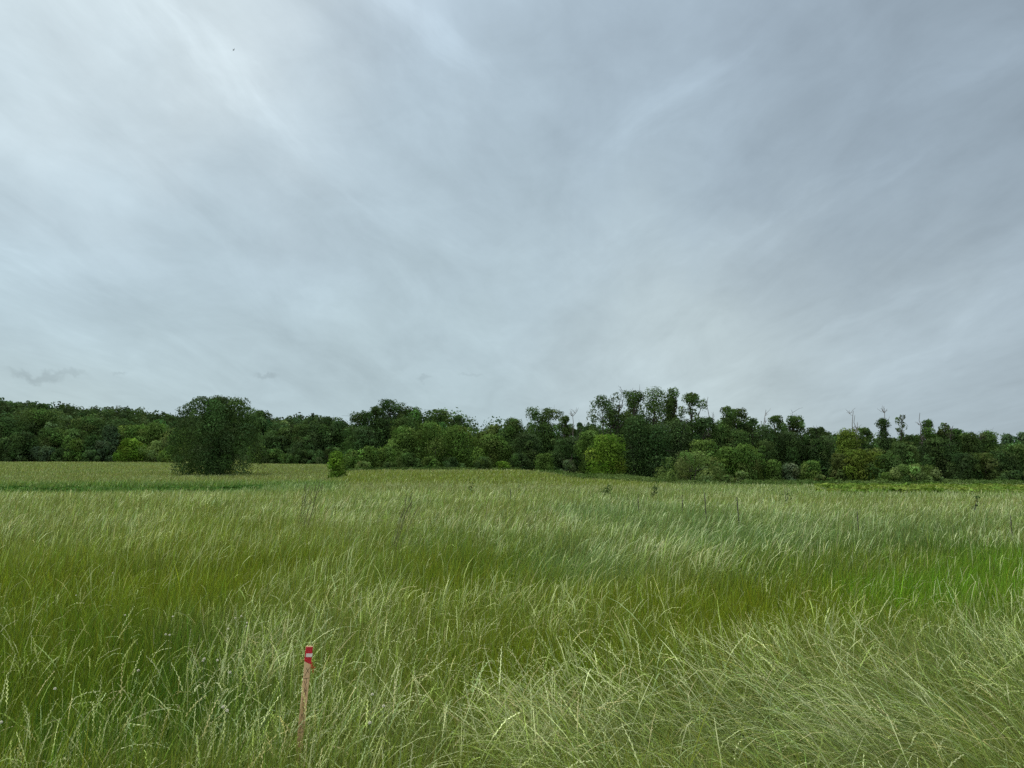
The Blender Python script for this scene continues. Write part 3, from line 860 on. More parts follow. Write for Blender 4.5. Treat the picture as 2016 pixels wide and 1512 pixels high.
T('leafy_shrub', 'feathery lighter shrub in the deep shade of the middle wood', 847, 899, 38, 146, 'shrub', 'fresh', cat='shrub')
T('leafy_shrub', 'dark shrub under the broad dark tree', 890, 900, 52, 148, 'shrub', 'dark', cat='shrub')
T('leafy_shrub', 'mid green shrub at the foot of the bright broad-leaved tree', 952, 899, 48, 144, 'shrub', 'mid', cat='shrub')
T('leafy_shrub', 'bright leafy sprig bush at the field edge beneath the middle wood', 991, 908, 30, 138, 'shrub', 'bright', cat='shrub')
T('leafy_shrub', 'dark shrub beneath the smooth mid green tree', 1022, 892, 46, 144, 'shrub', 'dark', cat='shrub')
T('leafy_shrub', 'soft light shrub beneath the tall forked crown', 1068, 893, 38, 141, 'soft', 'fresh', cat='shrub')
T('twiggy_shrub', 'greyish round shrub with dead twigs at the field edge', 1118, 905, 32, 138, 'shrub', 'grey', cat='shrub', snag=1)
T('leafy_shrub', 'dark shrub just behind the greyish round shrub', 1094, 888, 44, 146, 'shrub', 'dark', cat='shrub')
# --- right wood
T('maple_tree', 'tall bright green tree at the left of the maple pair', 1160, 848, 50, 140, 'round', 'fresh')
T('maple_tree', 'bright broad maple whose foliage reaches the meadow', 1200, 856, 68, 133, 'round', 'bright')
T('broadleaf_tree', 'high ragged tree with dead grey twigs above the maples', 1210, 773, 58, 145, 'open', 'mid', snag=3)
T('broadleaf_tree', 'dark slim tree right of the ragged tree with dead twigs', 1250, 768, 38, 148, 'open', 'mid', snag=1)
T('tall_tree', 'tallest full tree of the right wood', 1290, 765, 58, 146, 'column', 'mid')
T('tall_tree', 'slender tree with tufted top against the right side of the tallest', 1322, 764, 24, 147, 'open', 'mid')
T('leaning_tree', 'leaning dark-stemmed tree with open tufts right of the tallest', 1358, 775, 40, 144, 'open', 'mid')
T('broadleaf_tree', 'dark column of foliage above the broad maple', 1246, 818, 58, 140, 'column', 'dark')
T('broadleaf_tree', 'dark column of foliage beneath the tallest tree', 1292, 836, 64, 138, 'column', 'dark')
T('broadleaf_tree', 'shadowed column of foliage left of the big light bush', 1334, 826, 50, 141, 'column', 'dark')
T('broadleaf_tree', 'dark tree of medium height under the leaning tree', 1376, 822, 54, 142, 'ragged', 'dark')
T('broadleaf_tree', 'round-topped tree standing clear right of the bare white twigs', 1427, 801, 38, 144, 'open', 'mid')
T('broadleaf_tree', 'compact dark-headed tree second right of the bare white twigs', 1452, 804, 34, 146, 'ragged', 'mid')
T('broadleaf_tree', 'thin ragged tree with black stems left of the leaning dead spar', 1478, 822, 34, 144, 'open', 'dark')
T('broadleaf_tree', 'broad tree under the round-topped tree', 1424, 836, 56, 141, 'soft', 'mid')
T('broadleaf_tree', 'leafy column under the compact dark-headed tree', 1456, 846, 44, 139, 'column', 'mid')
T('broadleaf_tree', 'soft lighter tree above the big light bush', 1386, 866, 58, 134, 'soft', 'fresh')
T('round_bush', 'big light green bush standing out at the meadow edge', 1357, 889, 112, 119, 'shrub', 'light', cat='bush')
T('leafy_shrub', 'rounded light tree-shrub right of the big light bush', 1430, 880, 44, 130, 'soft', 'fresh', cat='shrub')
T('round_tree', 'light domed small tree two along from the big light bush', 1466, 876, 54, 129, 'soft', 'fresh')
T('leafy_shrub', 'low olive shrub touching the big light bush', 1430, 934, 34, 119, 'shrub', 'light', cat='shrub')
T('leafy_shrub', 'low pale shrub under the light domed small tree', 1462, 928, 34, 119, 'shrub', 'light', cat='shrub')
T('leafy_shrub', 'tiny pale bush at the right foot of the big light bush', 1394, 943, 22, 115, 'shrub', 'light', cat='shrub')
T('broadleaf_tree', 'dark tall tree behind the light domed small tree', 1500, 838, 46, 140, 'column', 'dark')
T('broadleaf_tree', 'high tree left of the dead-tipped pair in the right wood', 1527, 818, 36, 144, 'ragged', 'mid')
T('broadleaf_tree', 'high tree whose top is full of pale dead tips', 1556, 819, 44, 145, 'ragged', 'mid', snag=2)
T('broadleaf_tree', 'dark wide tree beneath the pale dead tips', 1545, 850, 62, 141, 'soft', 'dark')
T('broadleaf_tree', 'broken-topped dark tree at the right end of the high wood', 1598, 842, 40, 142, 'ragged', 'dark', snag=1)
T('broadleaf_tree', 'dull drooping tree left of the yellow-green column', 1618, 864, 46, 139, 'soft', 'dark')
T('distant_tree', 'remote dark tree left of the yellow-green column', 1618, 848, 34, 240, 'round', 'dark')
T('distant_tree', 'remote dark rounded tree touching the yellow-green column', 1644, 856, 36, 245, 'round', 'dark')
T('broadleaf_tree', 'light green sapling with bare stem at the meadow edge of the right wood', 1520, 906, 36, 128, 'soft', 'fresh')
T('leafy_shrub', 'silvery pale shrub between the two small saplings', 1556, 912, 42, 128, 'shrub', 'grey', cat='shrub')
T('broadleaf_tree', 'round leafy sapling right of the silvery shrub', 1596, 907, 42, 127, 'soft', 'fresh')
T('broadleaf_tree', 'soft tall tree just right of the light domed small tree', 1504, 868, 40, 134, 'soft', 'mid')
T('column_tree', 'tall yellow-green ivy-like column beneath two dead spars', 1667, 846, 40, 132, 'column', 'yellow')
T('column_tree', 'yellow-green skirt of foliage at the right foot of the yellow column', 1690, 886, 66, 128, 'soft', 'yellow')
T('column_tree', 'yellow-green foliage at the left foot of the yellow column', 1652, 893, 40, 129, 'soft', 'olive')
T('broadleaf_tree', 'dark tree tucked behind the right of the yellow column', 1698, 842, 32, 142, 'ragged', 'mid')
T('leafy_shrub', 'small bright shrub at the foot of the yellow column', 1638, 940, 28, 120, 'shrub', 'fresh', cat='shrub')
T('leafy_shrub', 'small dull shrub right of the saplings', 1616, 934, 26, 120, 'shrub', 'olive', cat='shrub')
T('broadleaf_tree', 'dark pyramid-shaped tree below the dead spire', 1739, 824, 42, 143, 'cone', 'dark')
T('broadleaf_tree', 'fresh yellowish tree low between the yellow column and the pyramid-shaped tree', 1716, 884, 44, 130, 'soft', 'olive')
T('broadleaf_tree', 'mid green tree before the pyramid-shaped tree', 1742, 896, 66, 127, 'soft', 'mid')
T('broadleaf_tree', 'soft tree under the ivy-clad snag', 1778, 870, 52, 134, 'soft', 'mid')
T('distant_tree', 'remote flat dark tree between the two snags', 1793, 857, 40, 240, 'round', 'dark')
T('distant_tree', 'remote dark tree seen left of the ivy-clad snag', 1755, 862, 34, 240, 'round', 'dark')
T('broadleaf_tree', 'lobed tree with high left crown in the far right wood', 1829, 826, 44, 140, 'ragged', 'mid')
T('broadleaf_tree', 'second high crown of the far right wood', 1850, 832, 34, 141, 'ragged', 'mid')
T('broadleaf_tree', 'large dark tree filling the wood under the high lobed crowns', 1838, 862, 84, 137, 'soft', 'dark')
T('broadleaf_tree', 'rounded tree crossed by a leaning dead branch', 1877, 845, 42, 139, 'round', 'mid')
T('broadleaf_tree', 'dark sloping tree left of the stub post snag', 1901, 852, 50, 137, 'soft', 'mid')
T('leafy_shrub', 'large soft pale shrub standing out at the foot of the far right wood', 1796, 914, 88, 118, 'shrub', 'light', cat='shrub')
T('leafy_shrub', 'small pale shrub against the right of the large soft pale shrub', 1838, 934, 34, 117, 'shrub', 'light', cat='shrub')
T('leafy_shrub', 'pale scrub left of the large soft pale shrub', 1748, 930, 40, 118, 'shrub', 'fresh', cat='shrub')
T('broadleaf_tree', 'rounded dark crown right of the stub post snag', 1948, 849, 50, 138, 'round', 'mid')
T('broadleaf_tree', 'thin brownish tree with bare stems below the rounded dark crown', 1938, 892, 48, 130, 'open', 'olive')
T('broadleaf_tree', 'dark leafy tree low before the stub post snag', 1898, 892, 62, 131, 'soft', 'dark')
T('distant_tree', 'remote bluish tree near the right edge of the picture', 1984, 855, 34, 230, 'round', 'blue')
T('distant_tree', 'remote bluish tree cut by the right edge of the picture', 2012, 850, 40, 230, 'round', 'blue')
T('broadleaf_tree', 'soft green tree at the right edge of the picture', 2002, 876, 56, 131, 'soft', 'mid')
T('broadleaf_tree', 'dim tree between the brownish tree and the right edge tree', 1970, 888, 50, 130, 'soft', 'dark')
T('leafy_shrub', 'dark shrub at the foot of the right edge tree', 1996, 926, 56, 124, 'shrub', 'dark', cat='shrub')
for i, (a, k) in enumerate(exec_trees):
    make_tree(*a, seed=20 + i, **k)

# --- dead standing trees
make_snag('dead_tree', 'grey bare dead tree right of the tall forked crown', 1124, 808, 150, 26, 1, lean=-1.5)
make_snag('dead_tree', 'pale bare twigs spreading left of the high ragged tree', 1183, 784, 147, 28, 2, lean=-1.2)
make_snag('dead_tree', 'fan of bare white twigs between the leaning tree and the round-topped tree', 1394, 781, 146, 30, 3, lean=.4, fork=4)
make_snag('dead_tree', 'leaning bare dead spar at the start of the lower right wood', 1508, 806, 142, 14, 4, lean=1.6, fork=1)
make_snag('dead_tree', 'crooked dead spar leaning over the yellow column', 1680, 808, 140, 30, 5, lean=1.4)
make_snag('dead_tree', 'straight dead post beside the crooked spar', 1683, 817, 138, 8, 6, lean=0, fork=1)
make_snag('dead_tree', 'thin dead spire above the pyramid-shaped tree', 1741, 802, 143, 14, 7, lean=.3)
make_snag('dead_tree', 'twisted snag clad with leafy shoots', 1774, 817, 139, 20, 8, lean=.5, ivy=.97, mat=M_BARK)
make_snag('dead_tree', 'forked bare snag left of the high lobed crowns', 1811, 812, 139, 14, 9, lean=-.2)
make_snag('dead_tree', 'short leaning dead branch stem over the rounded tree', 1876, 838, 138, 12, 10, lean=2.6, fork=1, mat=M_BARK)
make_snag('dead_tree', 'stub post snag in the far right wood', 1925, 857, 138, 5, 11, lean=-.1, fork=1, mat=M_BARK)
make_snag('dead_tree', 'black leaning trunk under the leaning tree', 1352, 826, 140, 22, 12, lean=3.5, fork=2, mat=M_BARK)

# --- the wooded rise and the far line of trees: one unbroken mass
def woodland(name, label, rects, tone, seed):
    r = np.random.default_rng(seed)
    Vs = []; Fs = []; Cs = []; off = 0
    for (u0, u1, Y0, Y1, n, Hm, size, per) in rects:
        for k in range(n):
            u = u0 + (u1 - u0) * r.random(); Y = Y0 + (Y1 - Y0) * r.random()
            x = (u - CX) / F * Y * 1.0; zb = gz1(x, Y)
            H = Hm * (.8 + .35 * r.random()); Wd = H * (.55 + .3 * r.random())
            m_ = 7
            t = .10 + .85 * r.random(m_); az = r.random(m_) * 6.28
            cen = np.stack([x + np.cos(az) * Wd * .3, Y + np.sin(az) * Wd * .3, zb + t * H * .88], 1)
            V_, F_, cid = leaf_cloud(cen, np.full(m_, Wd * .26) * (.8 + .4 * r.random(m_)), np.full(m_, per), size, r, .1)
            c = leaf_tint(cid, m_, tone, r) * np.exp(r.normal(0, .22))
            Vs.append(V_); Fs.append(F_ + off); Cs.append(c); off += len(V_)
    o = mesh_obj(name, np.concatenate(Vs), np.concatenate(Fs), M_LEAF, col=np.concatenate(Cs))
    tag(o, label, 'woodland', None, 'stuff')
woodland('hillside_woodland', 'unbroken dark wood covering the rise behind the left field',
         [(-200, 760, 352, 500, 620, 16, 1.0, 62), (-80, 720, 335, 352, 60, 15, .8, 80)], 'hill', 3)
woodland('distant_woodland', 'low dark line of distant trees beyond the right wood',
         [(900, 2200, 250, 300, 170, 15, .8, 60)], 'dark', 4)
woodland('inner_woodland', 'dark closed interior of the wood behind its edge trees',
         [(700, 930, 182, 200, 40, 15.5, .42, 130), (930, 1130, 175, 195, 34, 12, .42, 130), (1150, 1480, 152, 172, 62, 13.0, .38, 150), (1480, 1640, 150, 170, 34, 10.5, .38, 150), (1640, 2100, 148, 172, 72, 8.8, .38, 130)], 'dark', 6)

# ------------------------------------------------------------------ leafy weeds
def weeds(name, label, u0, u1, Y0, Y1, n, hgt, tone_a, tone_b, seed, size=.22, edge=None):
    r = np.random.default_rng(seed)
    Y = Y0 + (Y1 - Y0) * r.random(n); a = ((u0 - CX) + (u1 - u0) * r.random(n)) / F
    x = a * Y
    if edge is not None:
        k = edge(x, Y); x, Y = x[k], Y[k]; n = len(x)
    hh = hgt * (.35 + .9 * fbm(x, Y, 2.5, 201, 3))
    z = gz(x, Y) + hh * r.random(n) ** .4
    P = np.stack([x, Y, z], 1)
    nrm = r.normal(0, .5, (n, 3)) + np.array([0, 0, 1.]); nrm /= np.linalg.norm(nrm, axis=1, keepdims=True)
    U = np.cross(nrm, r.normal(0, 1, (n, 3))); U /= np.linalg.norm(U, axis=1, keepdims=True)
    W_ = np.cross(U, nrm); s = size * np.exp(r.normal(0, .3, (n, 1)))
    V_ = np.stack([P - U * s * .4, P - W_ * s * .6, P + U * s * .4, P + W_ * s * .6], 1).reshape(-1, 3)
    b = np.arange(n) * 4
    mixf = np.clip((fbm(x, Y, 3, 211, 2) - .35) * 3, 0, 1)[:, None]
    c = (np.array(tone_a) * (1 - mixf) + np.array(tone_b) * mixf) * np.exp(r.normal(0, .2, (n, 1)))
    o = mesh_obj(name, V_, np.stack([b, b + 1, b + 2, b + 3], 1), M_LEAF, col=np.repeat(c, 4, 0))
    tag(o, label, 'weeds', None, 'stuff')
weeds('leafy_weeds', 'green leafy weeds filling the hollow across the left field', -80, 520, 52, 74, 60000, .6, (.055, .125, .025), (.08, .165, .035), 1, .22,
      edge=lambda x, y: (fbm(x, y, 7, 241, 3) > .40) & (y > 56))
weeds('leafy_weeds', 'bright green weedy mound in front of the far right wood', 1600, 2120, 60, 96, 52000, .85, (.12, .21, .035), (.19, .24, .05), 2, .28,
      edge=lambda x, y: fbm(x, y, 6, 221, 2) + .22 * np.exp(-((x / y * F + CX - 1800) / 160) ** 2) > .47)
weeds('edge_undergrowth', 'dark rank grass and nettles along the foot of the woods', 1060, 2120, 108, 136, 52000, 1.25, (.06, .11, .028), (.11, .16, .05), 3, .2,
      edge=lambda x, y: fbm(x, y, 5, 231, 2) > .62 - .35 * np.clip((x / y * F + CX - 1080) / 200, 0, 1))
weeds('edge_undergrowth', 'dark low growth along the foot of the middle wood', 690, 1130, 136, 150, 26000, 1.1, (.05, .09, .026), (.09, .14, .04), 4, .22,
      edge=lambda x, y: fbm(x, y, 4, 251, 3) > .42)

# ------------------------------------------------------------------ small plants that stand up in the meadow
def sprig(name, label, u, v, Y, hpx, seed, tone=(.065, .11, .035), leaves=46, cat='weed', lean=.1, group=None):
    r = np.random.default_rng(seed)
    top = unproj(u, v, Y); H = hpx / F * Y + .55
    root = empty(name, (top[0], Y, top[2] - H)); tag(root, label, cat, group)
    tb = Tubes(); V_ = []
    pts = []
    for k in range(4):
        e = np.array([lean * H + r.normal(0, .08 * H), r.normal(0, .1), H * (1 - .18 * k * r.random())])
        p, rd = limb((r.normal(0, .03), 0, 0), e, .012, .005, r, 6, 0, .04); tb.add(p, rd, 4); pts.append(p)
    tb.build('stem', M_BARK, root)
    P = np.array([pts[int(r.integers(4))][int(r.integers(2, 6))] + r.normal(0, .04, 3) for _ in range(leaves)])
    n = leaves
    Dd = r.normal(0, 1, (n, 3)); Dd[:, 2] = np.abs(Dd[:, 2]) * .8; Dd /= np.linalg.norm(Dd, axis=1, keepdims=True)
    S = np.cross(Dd, r.normal(0, 1, (n, 3))); S /= np.linalg.norm(S, axis=1, keepdims=True)
    ln = .13 * np.exp(r.normal(0, .2, (n, 1)))
    Vv = np.stack([P, P + Dd * ln * .5 + S * .035, P + Dd * ln, P + Dd * ln * .5 - S * .035], 1).reshape(-1, 3)
    b = np.arange(n) * 4
    mesh_obj('foliage', Vv, np.stack([b, b + 1, b + 2, b + 3], 1), M_LEAF, root, col=np.repeat(np.array(tone) * np.exp(r.normal(0, .2, (n, 1))), 4, 0))
    return root
sprig('tall_weed', 'dark leafy weed at the centre of the meadow, nearest the olive rise', 926, 952, 40, 12, 1)
sprig('tall_weed', 'wider dark weed left of the pair in front of the maples', 1193, 955, 38, 14, 2, leaves=80)
sprig('tall_weed', 'dark weed right of the pair in front of the maples', 1285, 952, 38, 14, 3, leaves=60)
sprig('tall_weed', 'faint dark weed in the hayfield below the saplings', 1548, 964, 34, 6, 4, leaves=16)
sprig('tall_weed', 'dark weed in the right of the meadow below the far right wood', 1917, 978, 27, 7, 5, leaves=16)

def stalk_clump(name, label, u, v, Y, wpx, n, seed, H=1.2, lean=.25):
    """a stand of taller dark-headed grass"""
    r = np.random.default_rng(seed)
    top = unproj(u, v, Y); z0 = gz1(top[0], Y); H = max(top[2] - z0, .8)
    root = empty(name, (top[0] - lean * H, Y, z0)); tag(root, label, 'tall grass')
    tb = Tubes(); hd = Tubes(); w_ = wpx / F * Y
    for k in range(n):
        bx = r.normal(0, w_ * .3); h = H * (.72 + .28 * r.random()) if k else H
        p, rd = limb((bx, r.normal(0, w_ * .3), 0), (bx + lean * h * (1 + .3 * r.normal()), r.normal(0, .08), h), .006, .004, r, 7, .0, .02)
        tb.add(p, rd, 4)
        e = p[-1]; d = (p[-1] - p[-2]); d /= np.linalg.norm(d)
        q = np.stack([e - d * .20, e - d * .12, e - d * .04, e + d * .03]); hd.add(q, [.004, .010, .008, .002], 5)
    tb.build('stems', M_STALK, root); hd.build('seed_heads', M_STALK, root)
M_STALK = rough_mat('dark_stalk', (.09, .11, .03), (.17, .16, .06), 20)
stalk_clump('tall_grass', 'dark-headed tall grass leaning right, below the small bright bush', 624, 950, 19, 40, 15, 1)
stalk_clump('tall_grass', 'dark-headed tall grass tuft right of the small bright bush', 818, 970, 15, 30, 8, 2, lean=.35)

# ------------------------------------------------------------------ thin dark stakes far out in the hay
M_STAKE = rough_mat('weathered_stake', (.035, .032, .026), (.08, .07, .055), 30, (1, 1, .2), .9)
def thin_stake(label, u, v, Y, hpx, wid, lean, seed):
    r = np.random.default_rng(seed)
    top = unproj(u, v, Y); z0 = gz1(top[0], Y) - .05; H = top[2] - z0
    root = tag(empty('field_stake', (top[0] - lean, Y, z0)), label, 'stake', 'thin stakes out in the meadow')
    n = 8; t = np.linspace(0, 1, n)
    P = np.stack([lean * t + r.normal(0, .004, n), r.normal(0, .004, n), H * t], 1)
    rd = np.full(n, wid / 2) * (1 + .08 * r.normal(size=n)); rd[-1] *= .72
    v_, f_ = tube(P, rd * .8, 8)
    v_ = np.concatenate([v_, [P[-1] + [0, 0, .012]]]); k = (n - 1) * 8; apex = len(v_) - 1
    tri = [(k + j, k + (j + 1) % 8, apex) for j in range(8)]
    mesh_obj('post', v_, f_, M_STAKE, root, tri=tri)
    # twine wrapped below the top
    an = np.linspace(0, 6 * math.pi, 40)
    w2 = Tubes(); w2.add(np.stack([P[-2, 0] + np.cos(an) * wid * .56, P[-2, 1] + np.sin(an) * wid * .56, H * .82 + an * .002], 1), np.full(40, .003), 4)
    w2.build('twine', M_DEAD, root)
thin_stake('small dark stake, leftmost of the row of thin stakes', 1005, 964, 30, 12, .030, -.01, 1)
thin_stake('short dark stake between the leftmost one and the tall leaning one, nearer the left', 1256, 972, 25, 12, .028, .0, 2)
thin_stake('short dark stake just left of the tallest thin stake', 1343, 974, 25, 12, .030, -.01, 3)
thin_stake('tallest thin dark stake, leaning left, out in the meadow', 1387, 970, 22, 30, .032, -.05, 4)
thin_stake('thin dark stake leaning left, right of the tallest one', 1451, 979, 21, 20, .034, -.04, 5)
thin_stake('short faint stake in the hay below the yellow-green column', 1687, 1006, 18, 14, .024, -.02, 6)
thin_stake('short dark stake near the right edge of the meadow', 1989, 1015, 17, 12, .024, -.02, 7)

# ------------------------------------------------------------------ survey stake with red tape
def lath_mat():
    m, t, o = base_mat('lath_wood')
    tcx = N(t, 'ShaderNodeTexCoord')
    f = noise(t, tcx.outputs['Object'], 40, 6, .6, .6, stretch=(1, 1, .06))
    f2 = noise(t, tcx.outputs['Object'], 9, 3, .6, .2, off=(3, 1, 0))
    r = N(t, 'ShaderNodeValToRGB'); L(t, f, r.inputs[0])
    r.color_ramp.elements[0].position = .3; r.color_ramp.elements[0].color = (.48, .28, .13, 1)
    r.color_ramp.elements[1].position = .72; r.color_ramp.elements[1].color = (.82, .58, .34, 1)
    st = N(t, 'ShaderNodeMapRange'); L(t, f2, st.inputs[0]); st.inputs[1].default_value = .58; st.inputs[2].default_value = .68; st.inputs[4].default_value = .3
    mxx = N(t, 'ShaderNodeMix', data_type='RGBA'); L(t, st.outputs[0], mxx.inputs['Factor']); L(t, r.outputs[0], mxx.inputs['A'])
    mxx.inputs['B'].default_value = (.62, .20, .12, 1)
    p = N(t, 'ShaderNodeBsdfPrincipled'); L(t, mxx.outputs['Result'], p.inputs['Base Color']); p.inputs['Roughness'].default_value = .8
    b = N(t, 'ShaderNodeBump'); b.inputs['Strength'].default_value = .4; b.inputs['Distance'].default_value = .004
    L(t, f, b.inputs['Height']); L(t, b.outputs[0], p.inputs['Normal']); L(t, p.outputs[0], o.inputs[0])
    return m

def plain(name, c, rough=.5, nz=.15, scale=60):
    return rough_mat(name, tuple(x * (1 - nz) for x in c), tuple(min(1, x * (1 + nz)) for x in c), scale, (1, 1, 1), rough, .15)

M_LATH = lath_mat(); M_RED = rough_mat('red_tape', (.40, .008, .022), (.68, .02, .04), 55, (1, 1, .5), .4, .5); M_WHITE = plain('white_band', (.72, .66, .60), .5); M_INK = plain('black_ink', (.02, .018, .018), .7)
M_RIB = plain('faded_ribbon', (.62, .10, .05), .4)

SY = 4.3
pt = unproj(609, 1272, SY); pb = unproj(577.5, 1592, SY)
axis = Vector(pt - pb); SL = axis.length; axis.normalize()
stake = empty('survey_stake', tuple(pb))
tag(stake, 'wooden survey stake with red and white banded top, standing in the grass', 'stake')
zq = axis
yaw = math.radians(17)
fn = Vector((-math.sin(yaw) * -1, -math.cos(yaw), 0)); fn = (fn - zq * fn.dot(zq)).normalized()
xq = zq.cross(fn).normalized() * -1
if xq.x < 0: xq = -xq
from mathutils import Matrix
stake.rotation_euler = Matrix((xq, -fn, zq)).transposed().to_euler()   # local x: width, -y: face, z: up

def box(name, x0, x1, y0, y1, z0, z1, mat, parent, bev=.0015, cut=None, nz=1, wob_=0.0, seed=0):
    """bevelled box as an n-sided prism with rounded edges; cut: lower the top/bottom along x"""
    import bmesh
    bm = bmesh.new()
    bmesh.ops.create_cube(bm, size=1)
    for v in bm.verts:
        v.co = Vector((x0 + (v.co.x + .5) * (x1 - x0), y0 + (v.co.y + .5) * (y1 - y0), z0 + (v.co.z + .5) * (z1 - z0)))
    if nz > 1:
        ed = [e for e in bm.edges if abs(e.verts[0].co.z - e.verts[1].co.z) > (z1 - z0) * .5]
        bmesh.ops.subdivide_edges(bm, edges=ed, cuts=nz)
    rr = random.Random(seed)
    if cut: cut(bm)
    if bev: bmesh.ops.bevel(bm, geom=list(bm.edges), offset=bev, segments=2, affect='EDGES')
    if wob_:
        for v in bm.verts: v.co.x += rr.uniform(-wob_, wob_) ; v.co.y += rr.uniform(-wob_, wob_)
    me = bpy.data.meshes.new(name); bm.to_mesh(me); bm.free(); me.materials.append(mat)
    o = bpy.data.objects.new(name, me); C.objects.link(o); o.parent = parent
    return o
LW_, LT_ = .0345, .011
box('lath', -LW_ / 2, LW_ / 2, -LT_ / 2, LT_ / 2, -.05, SL, M_LATH, stake, .001, nz=14, wob_=.0006, seed=2)
px_m = SY / F * 1.0
def slant_low(bm):
    zz = min(v.co.z for v in bm.verts)
    for v in bm.verts:
        if v.co.z < zz + 1e-4 and v.co.x < 0: v.co.z += .018
e_ = .0018
tp = box('tape', -LW_ / 2 - e_, LW_ / 2 + e_, -LT_ / 2 - e_, LT_ / 2 + e_, SL - .098, SL - .004, M_RED, stake, .0012, cut=slant_low)
box('white_band', -LW_ / 2 + .0035, LW_ / 2 + e_ + .0015, -LT_ / 2 - e_ - .0015, LT_ / 2 - .001, SL - .057, SL - .038, M_WHITE, tp, .0006)
# frayed ribbon end on the right edge below the tape
def ribbon_tuft():
    r = np.random.default_rng(4); V_ = []; F_ = []
    for k in range(7):
        a = r.normal(0, .5); n = 5
        base = np.array([LW_ / 2 + .002, -.004 + r.normal(0, .002), SL - .105 + r.normal(0, .008)])
        for i in range(n):
            t = i / (n - 1)
            c = base + np.array([.016 * t * (1 + .5 * math.sin(a)), -.008 * t * math.cos(a), -.012 * t + .012 * math.sin(t * 5 + a)])
            s = np.array([0, .0016, .004 * math.cos(t * 4 + a)])
            V_ += [c - s, c + s]
        o_ = k * n * 2
        F_ += [(o_ + 2 * i, o_ + 2 * i + 1, o_ + 2 * i + 3, o_ + 2 * i + 2) for i in range(n - 1)]
    mesh_obj('ribbon_end', np.array(V_), np.array(F_), M_RIB, stake)
ribbon_tuft()
# handwriting down the face: hurried marker strokes, as unreadable as in the photo
def writing():
    tb = Tubes(); yf = -LT_ / 2 - .0008
    z = SL - .115
    def s(*pts): tb.add(np.array([(x * .017, yf, z - d) for x, d in pts]), np.full(len(pts), .0009), 4)
    s((.7, .0), (.1, .02), (-.6, .045)); s((-.3, .0), (.3, .018), (.8, .03)); s((-.8, .058), (0, .056), (.9, .055))
    s((0, .056), (.2, .072), (.1, .085)); s((-.6, .07), (-.2, .085), (.2, .10), (.5, .125)); s((-.5, .105), (.0, .12), (.5, .15))
    s((.5, .125), (.1, .118), (-.4, .13), (-.2, .15)); s((-.6, .165), (.0, .18), (.4, .205)); s((.4, .165), (-.1, .18), (-.5, .19))
    s((-.5, .205), (.2, .215), (.5, .235)); s((.5, .24), (-.3, .25), (-.5, .27)); s((-.4, .245), (.2, .262), (.6, .28))
    s((-.5, .29), (.1, .30), (.4, .325)); s((.5, .295), (0, .31), (-.5, .33)); s((-.6, .34), (.1, .345), (.5, .335))
    tb.build('handwriting', M_INK, stake)
writing()

# ------------------------------------------------------------------ white clover heads
M_CLOV = plain('clover_petals', (.72, .70, .56), .7); M_CSTEM = plain('clover_stem', (.10, .17, .04), .7)
def clover(label, u, v, Y, rad, group):
    r = np.random.default_rng(int(u * 7 + v))
    c = unproj(u, v, Y); z0 = gz1(c[0], Y); H = c[2] - z0
    root = tag(empty('clover_flower', (c[0], Y, z0)), label, 'flower', group)
    tb = Tubes(); p, rd = limb((r.normal(0, .03), .02, 0), (0, 0, H), .0018, .0013, r, 6, 0, .02); tb.add(p, rd, 4); tb.build('stem', M_CSTEM, root)
    V_ = []; F_ = []; n = 70
    for i in range(n):
        ph = math.acos(1 - 1.75 * (i + .5) / n); th = i * 2.39996
        d = np.array([math.sin(ph) * math.cos(th), math.sin(ph) * math.sin(th), math.cos(ph)])
        s = np.cross(d, [0, 0, 1.]); s = s / (np.linalg.norm(s) + 1e-6)
        b_ = np.cross(s, d)
        o_ = len(V_)
        V_ += [d * rad * .3, d * rad * .8 + s * rad * .2 , d * rad * 1.08 + b_ * rad * .1, d * rad * .8 - s * rad * .2]
        F_.append((o_, o_ + 1, o_ + 2, o_ + 3))
    V_ = np.array(V_) + np.array([0, 0, H]); mesh_obj('flower_head', V_, np.array(F_), M_CLOV, root)
CLOV = .0078
CG = 'pale clover heads dotted through the olive grass'
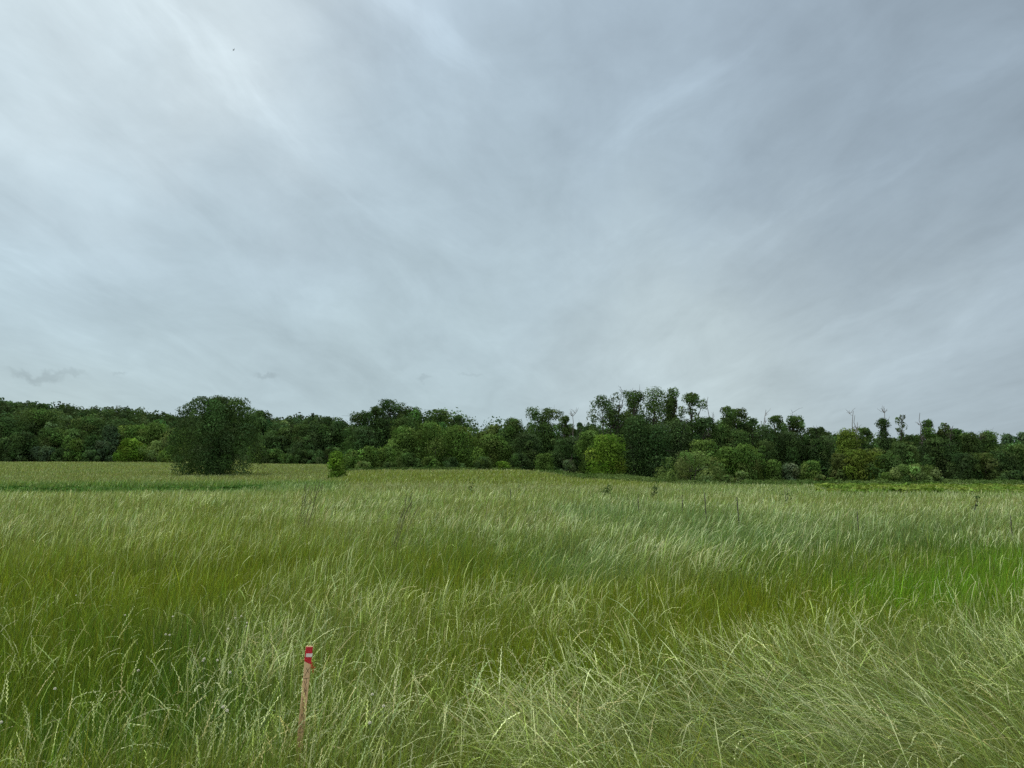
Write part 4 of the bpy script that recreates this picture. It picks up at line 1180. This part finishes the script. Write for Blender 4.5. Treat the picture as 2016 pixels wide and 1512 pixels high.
for (u, v, Y) in [(475, 1213, 6.3), (463, 1217, 6.3), (486, 1226, 6.0), (449, 1238, 5.9), (485, 1233, 6.0), (428, 1300, 4.7), (326, 1249, 5.6), (334, 1250, 5.6),
                  (246, 1211, 6.4), (272, 1320, 4.6), (439, 1392, 3.9), (447, 1399, 3.8), (755, 1390, 3.9), (733, 1367, 4.1), (728, 1423, 3.6), (400, 1301, 4.8),
                  (222, 1128, 9.0), (340, 1214, 6.4), (453, 1324, 4.5), (402, 1297, 4.8), (150, 1172, 7.6), (108, 1356, 4.3), (2, 1422, 3.7)]:
    clover('pale round clover head on a thin stem in the olive grass', u, v, Y, CLOV, CG)

# ------------------------------------------------------------------ a bird high on the left
def bird():
    c = unproj(460, 98, 48)
    root = tag(empty('bird', tuple(c)), 'tiny dark bird flying high in the upper left sky', 'bird')
    import bmesh
    # one continuous body: swept head-body-tail rings with wings drawn out of the sides
    n = 11
    t = np.linspace(-1, 1, n)
    rad = np.array([.012, .016, .014, .022, .032, .036, .034, .028, .024, .018, .003]) * 1.05
    P = np.stack([t * .10, np.zeros(n), np.array([-.006, -.004, 0, 0, 0, 0, 0, .004, .010, .008, .004])], 1)
    v_, f_ = tube(P, rad, 8)
    V_ = list(map(tuple, v_)); Fq = [tuple(q) for q in f_]
    for s in (-1, 1):
        o_ = len(V_)
        W_ = [(.045, .012, .012), (.02, .012, .006), (-.035, .012, .006),
              (.055, .11, .045), (.03, .11, .040), (-.02, .11, .036),
              (.01, .20, .030), (-.005, .20, .027), (-.03, .19, .024),
              (-.06, .27, .002), (-.062, .268, .001), (-.066, .262, .0)]
        for lay in (0, -.004):
            V_ += [(x, s * y, z + lay) for (x, y, z) in W_]
        for i in range(3):
            for j in range(2):
                a = o_ + i * 3 + j
                Fq.append((a, a + 1, a + 4, a + 3)); Fq.append((a + 12, a + 15, a + 16, a + 13))
            a = o_ + i * 3
            Fq.append((a, a + 3, a + 15, a + 12)); Fq.append((a + 2, a + 14, a + 17, a + 5))
    o_ = len(V_)       # forked tail
    V_ += [(-.09, -.010, -.004), (-.09, .010, -.004), (-.17, .034, -.004), (-.135, 0, -.004), (-.17, -.034, -.004)]
    Fq += [(o_, o_ + 1, o_ + 2, o_ + 3), (o_, o_ + 3, o_ + 4, o_)][:1]
    tri = [(o_, o_ + 3, o_ + 4)]
    mesh_obj('plumage', np.array(V_), np.array(Fq), plain('dark_plumage', (.03, .032, .038), .6), root, tri=tri)
    root.scale = (.5, .5, .5)
    root.rotation_euler = (math.radians(-24), math.radians(22), math.radians(38))
bird()
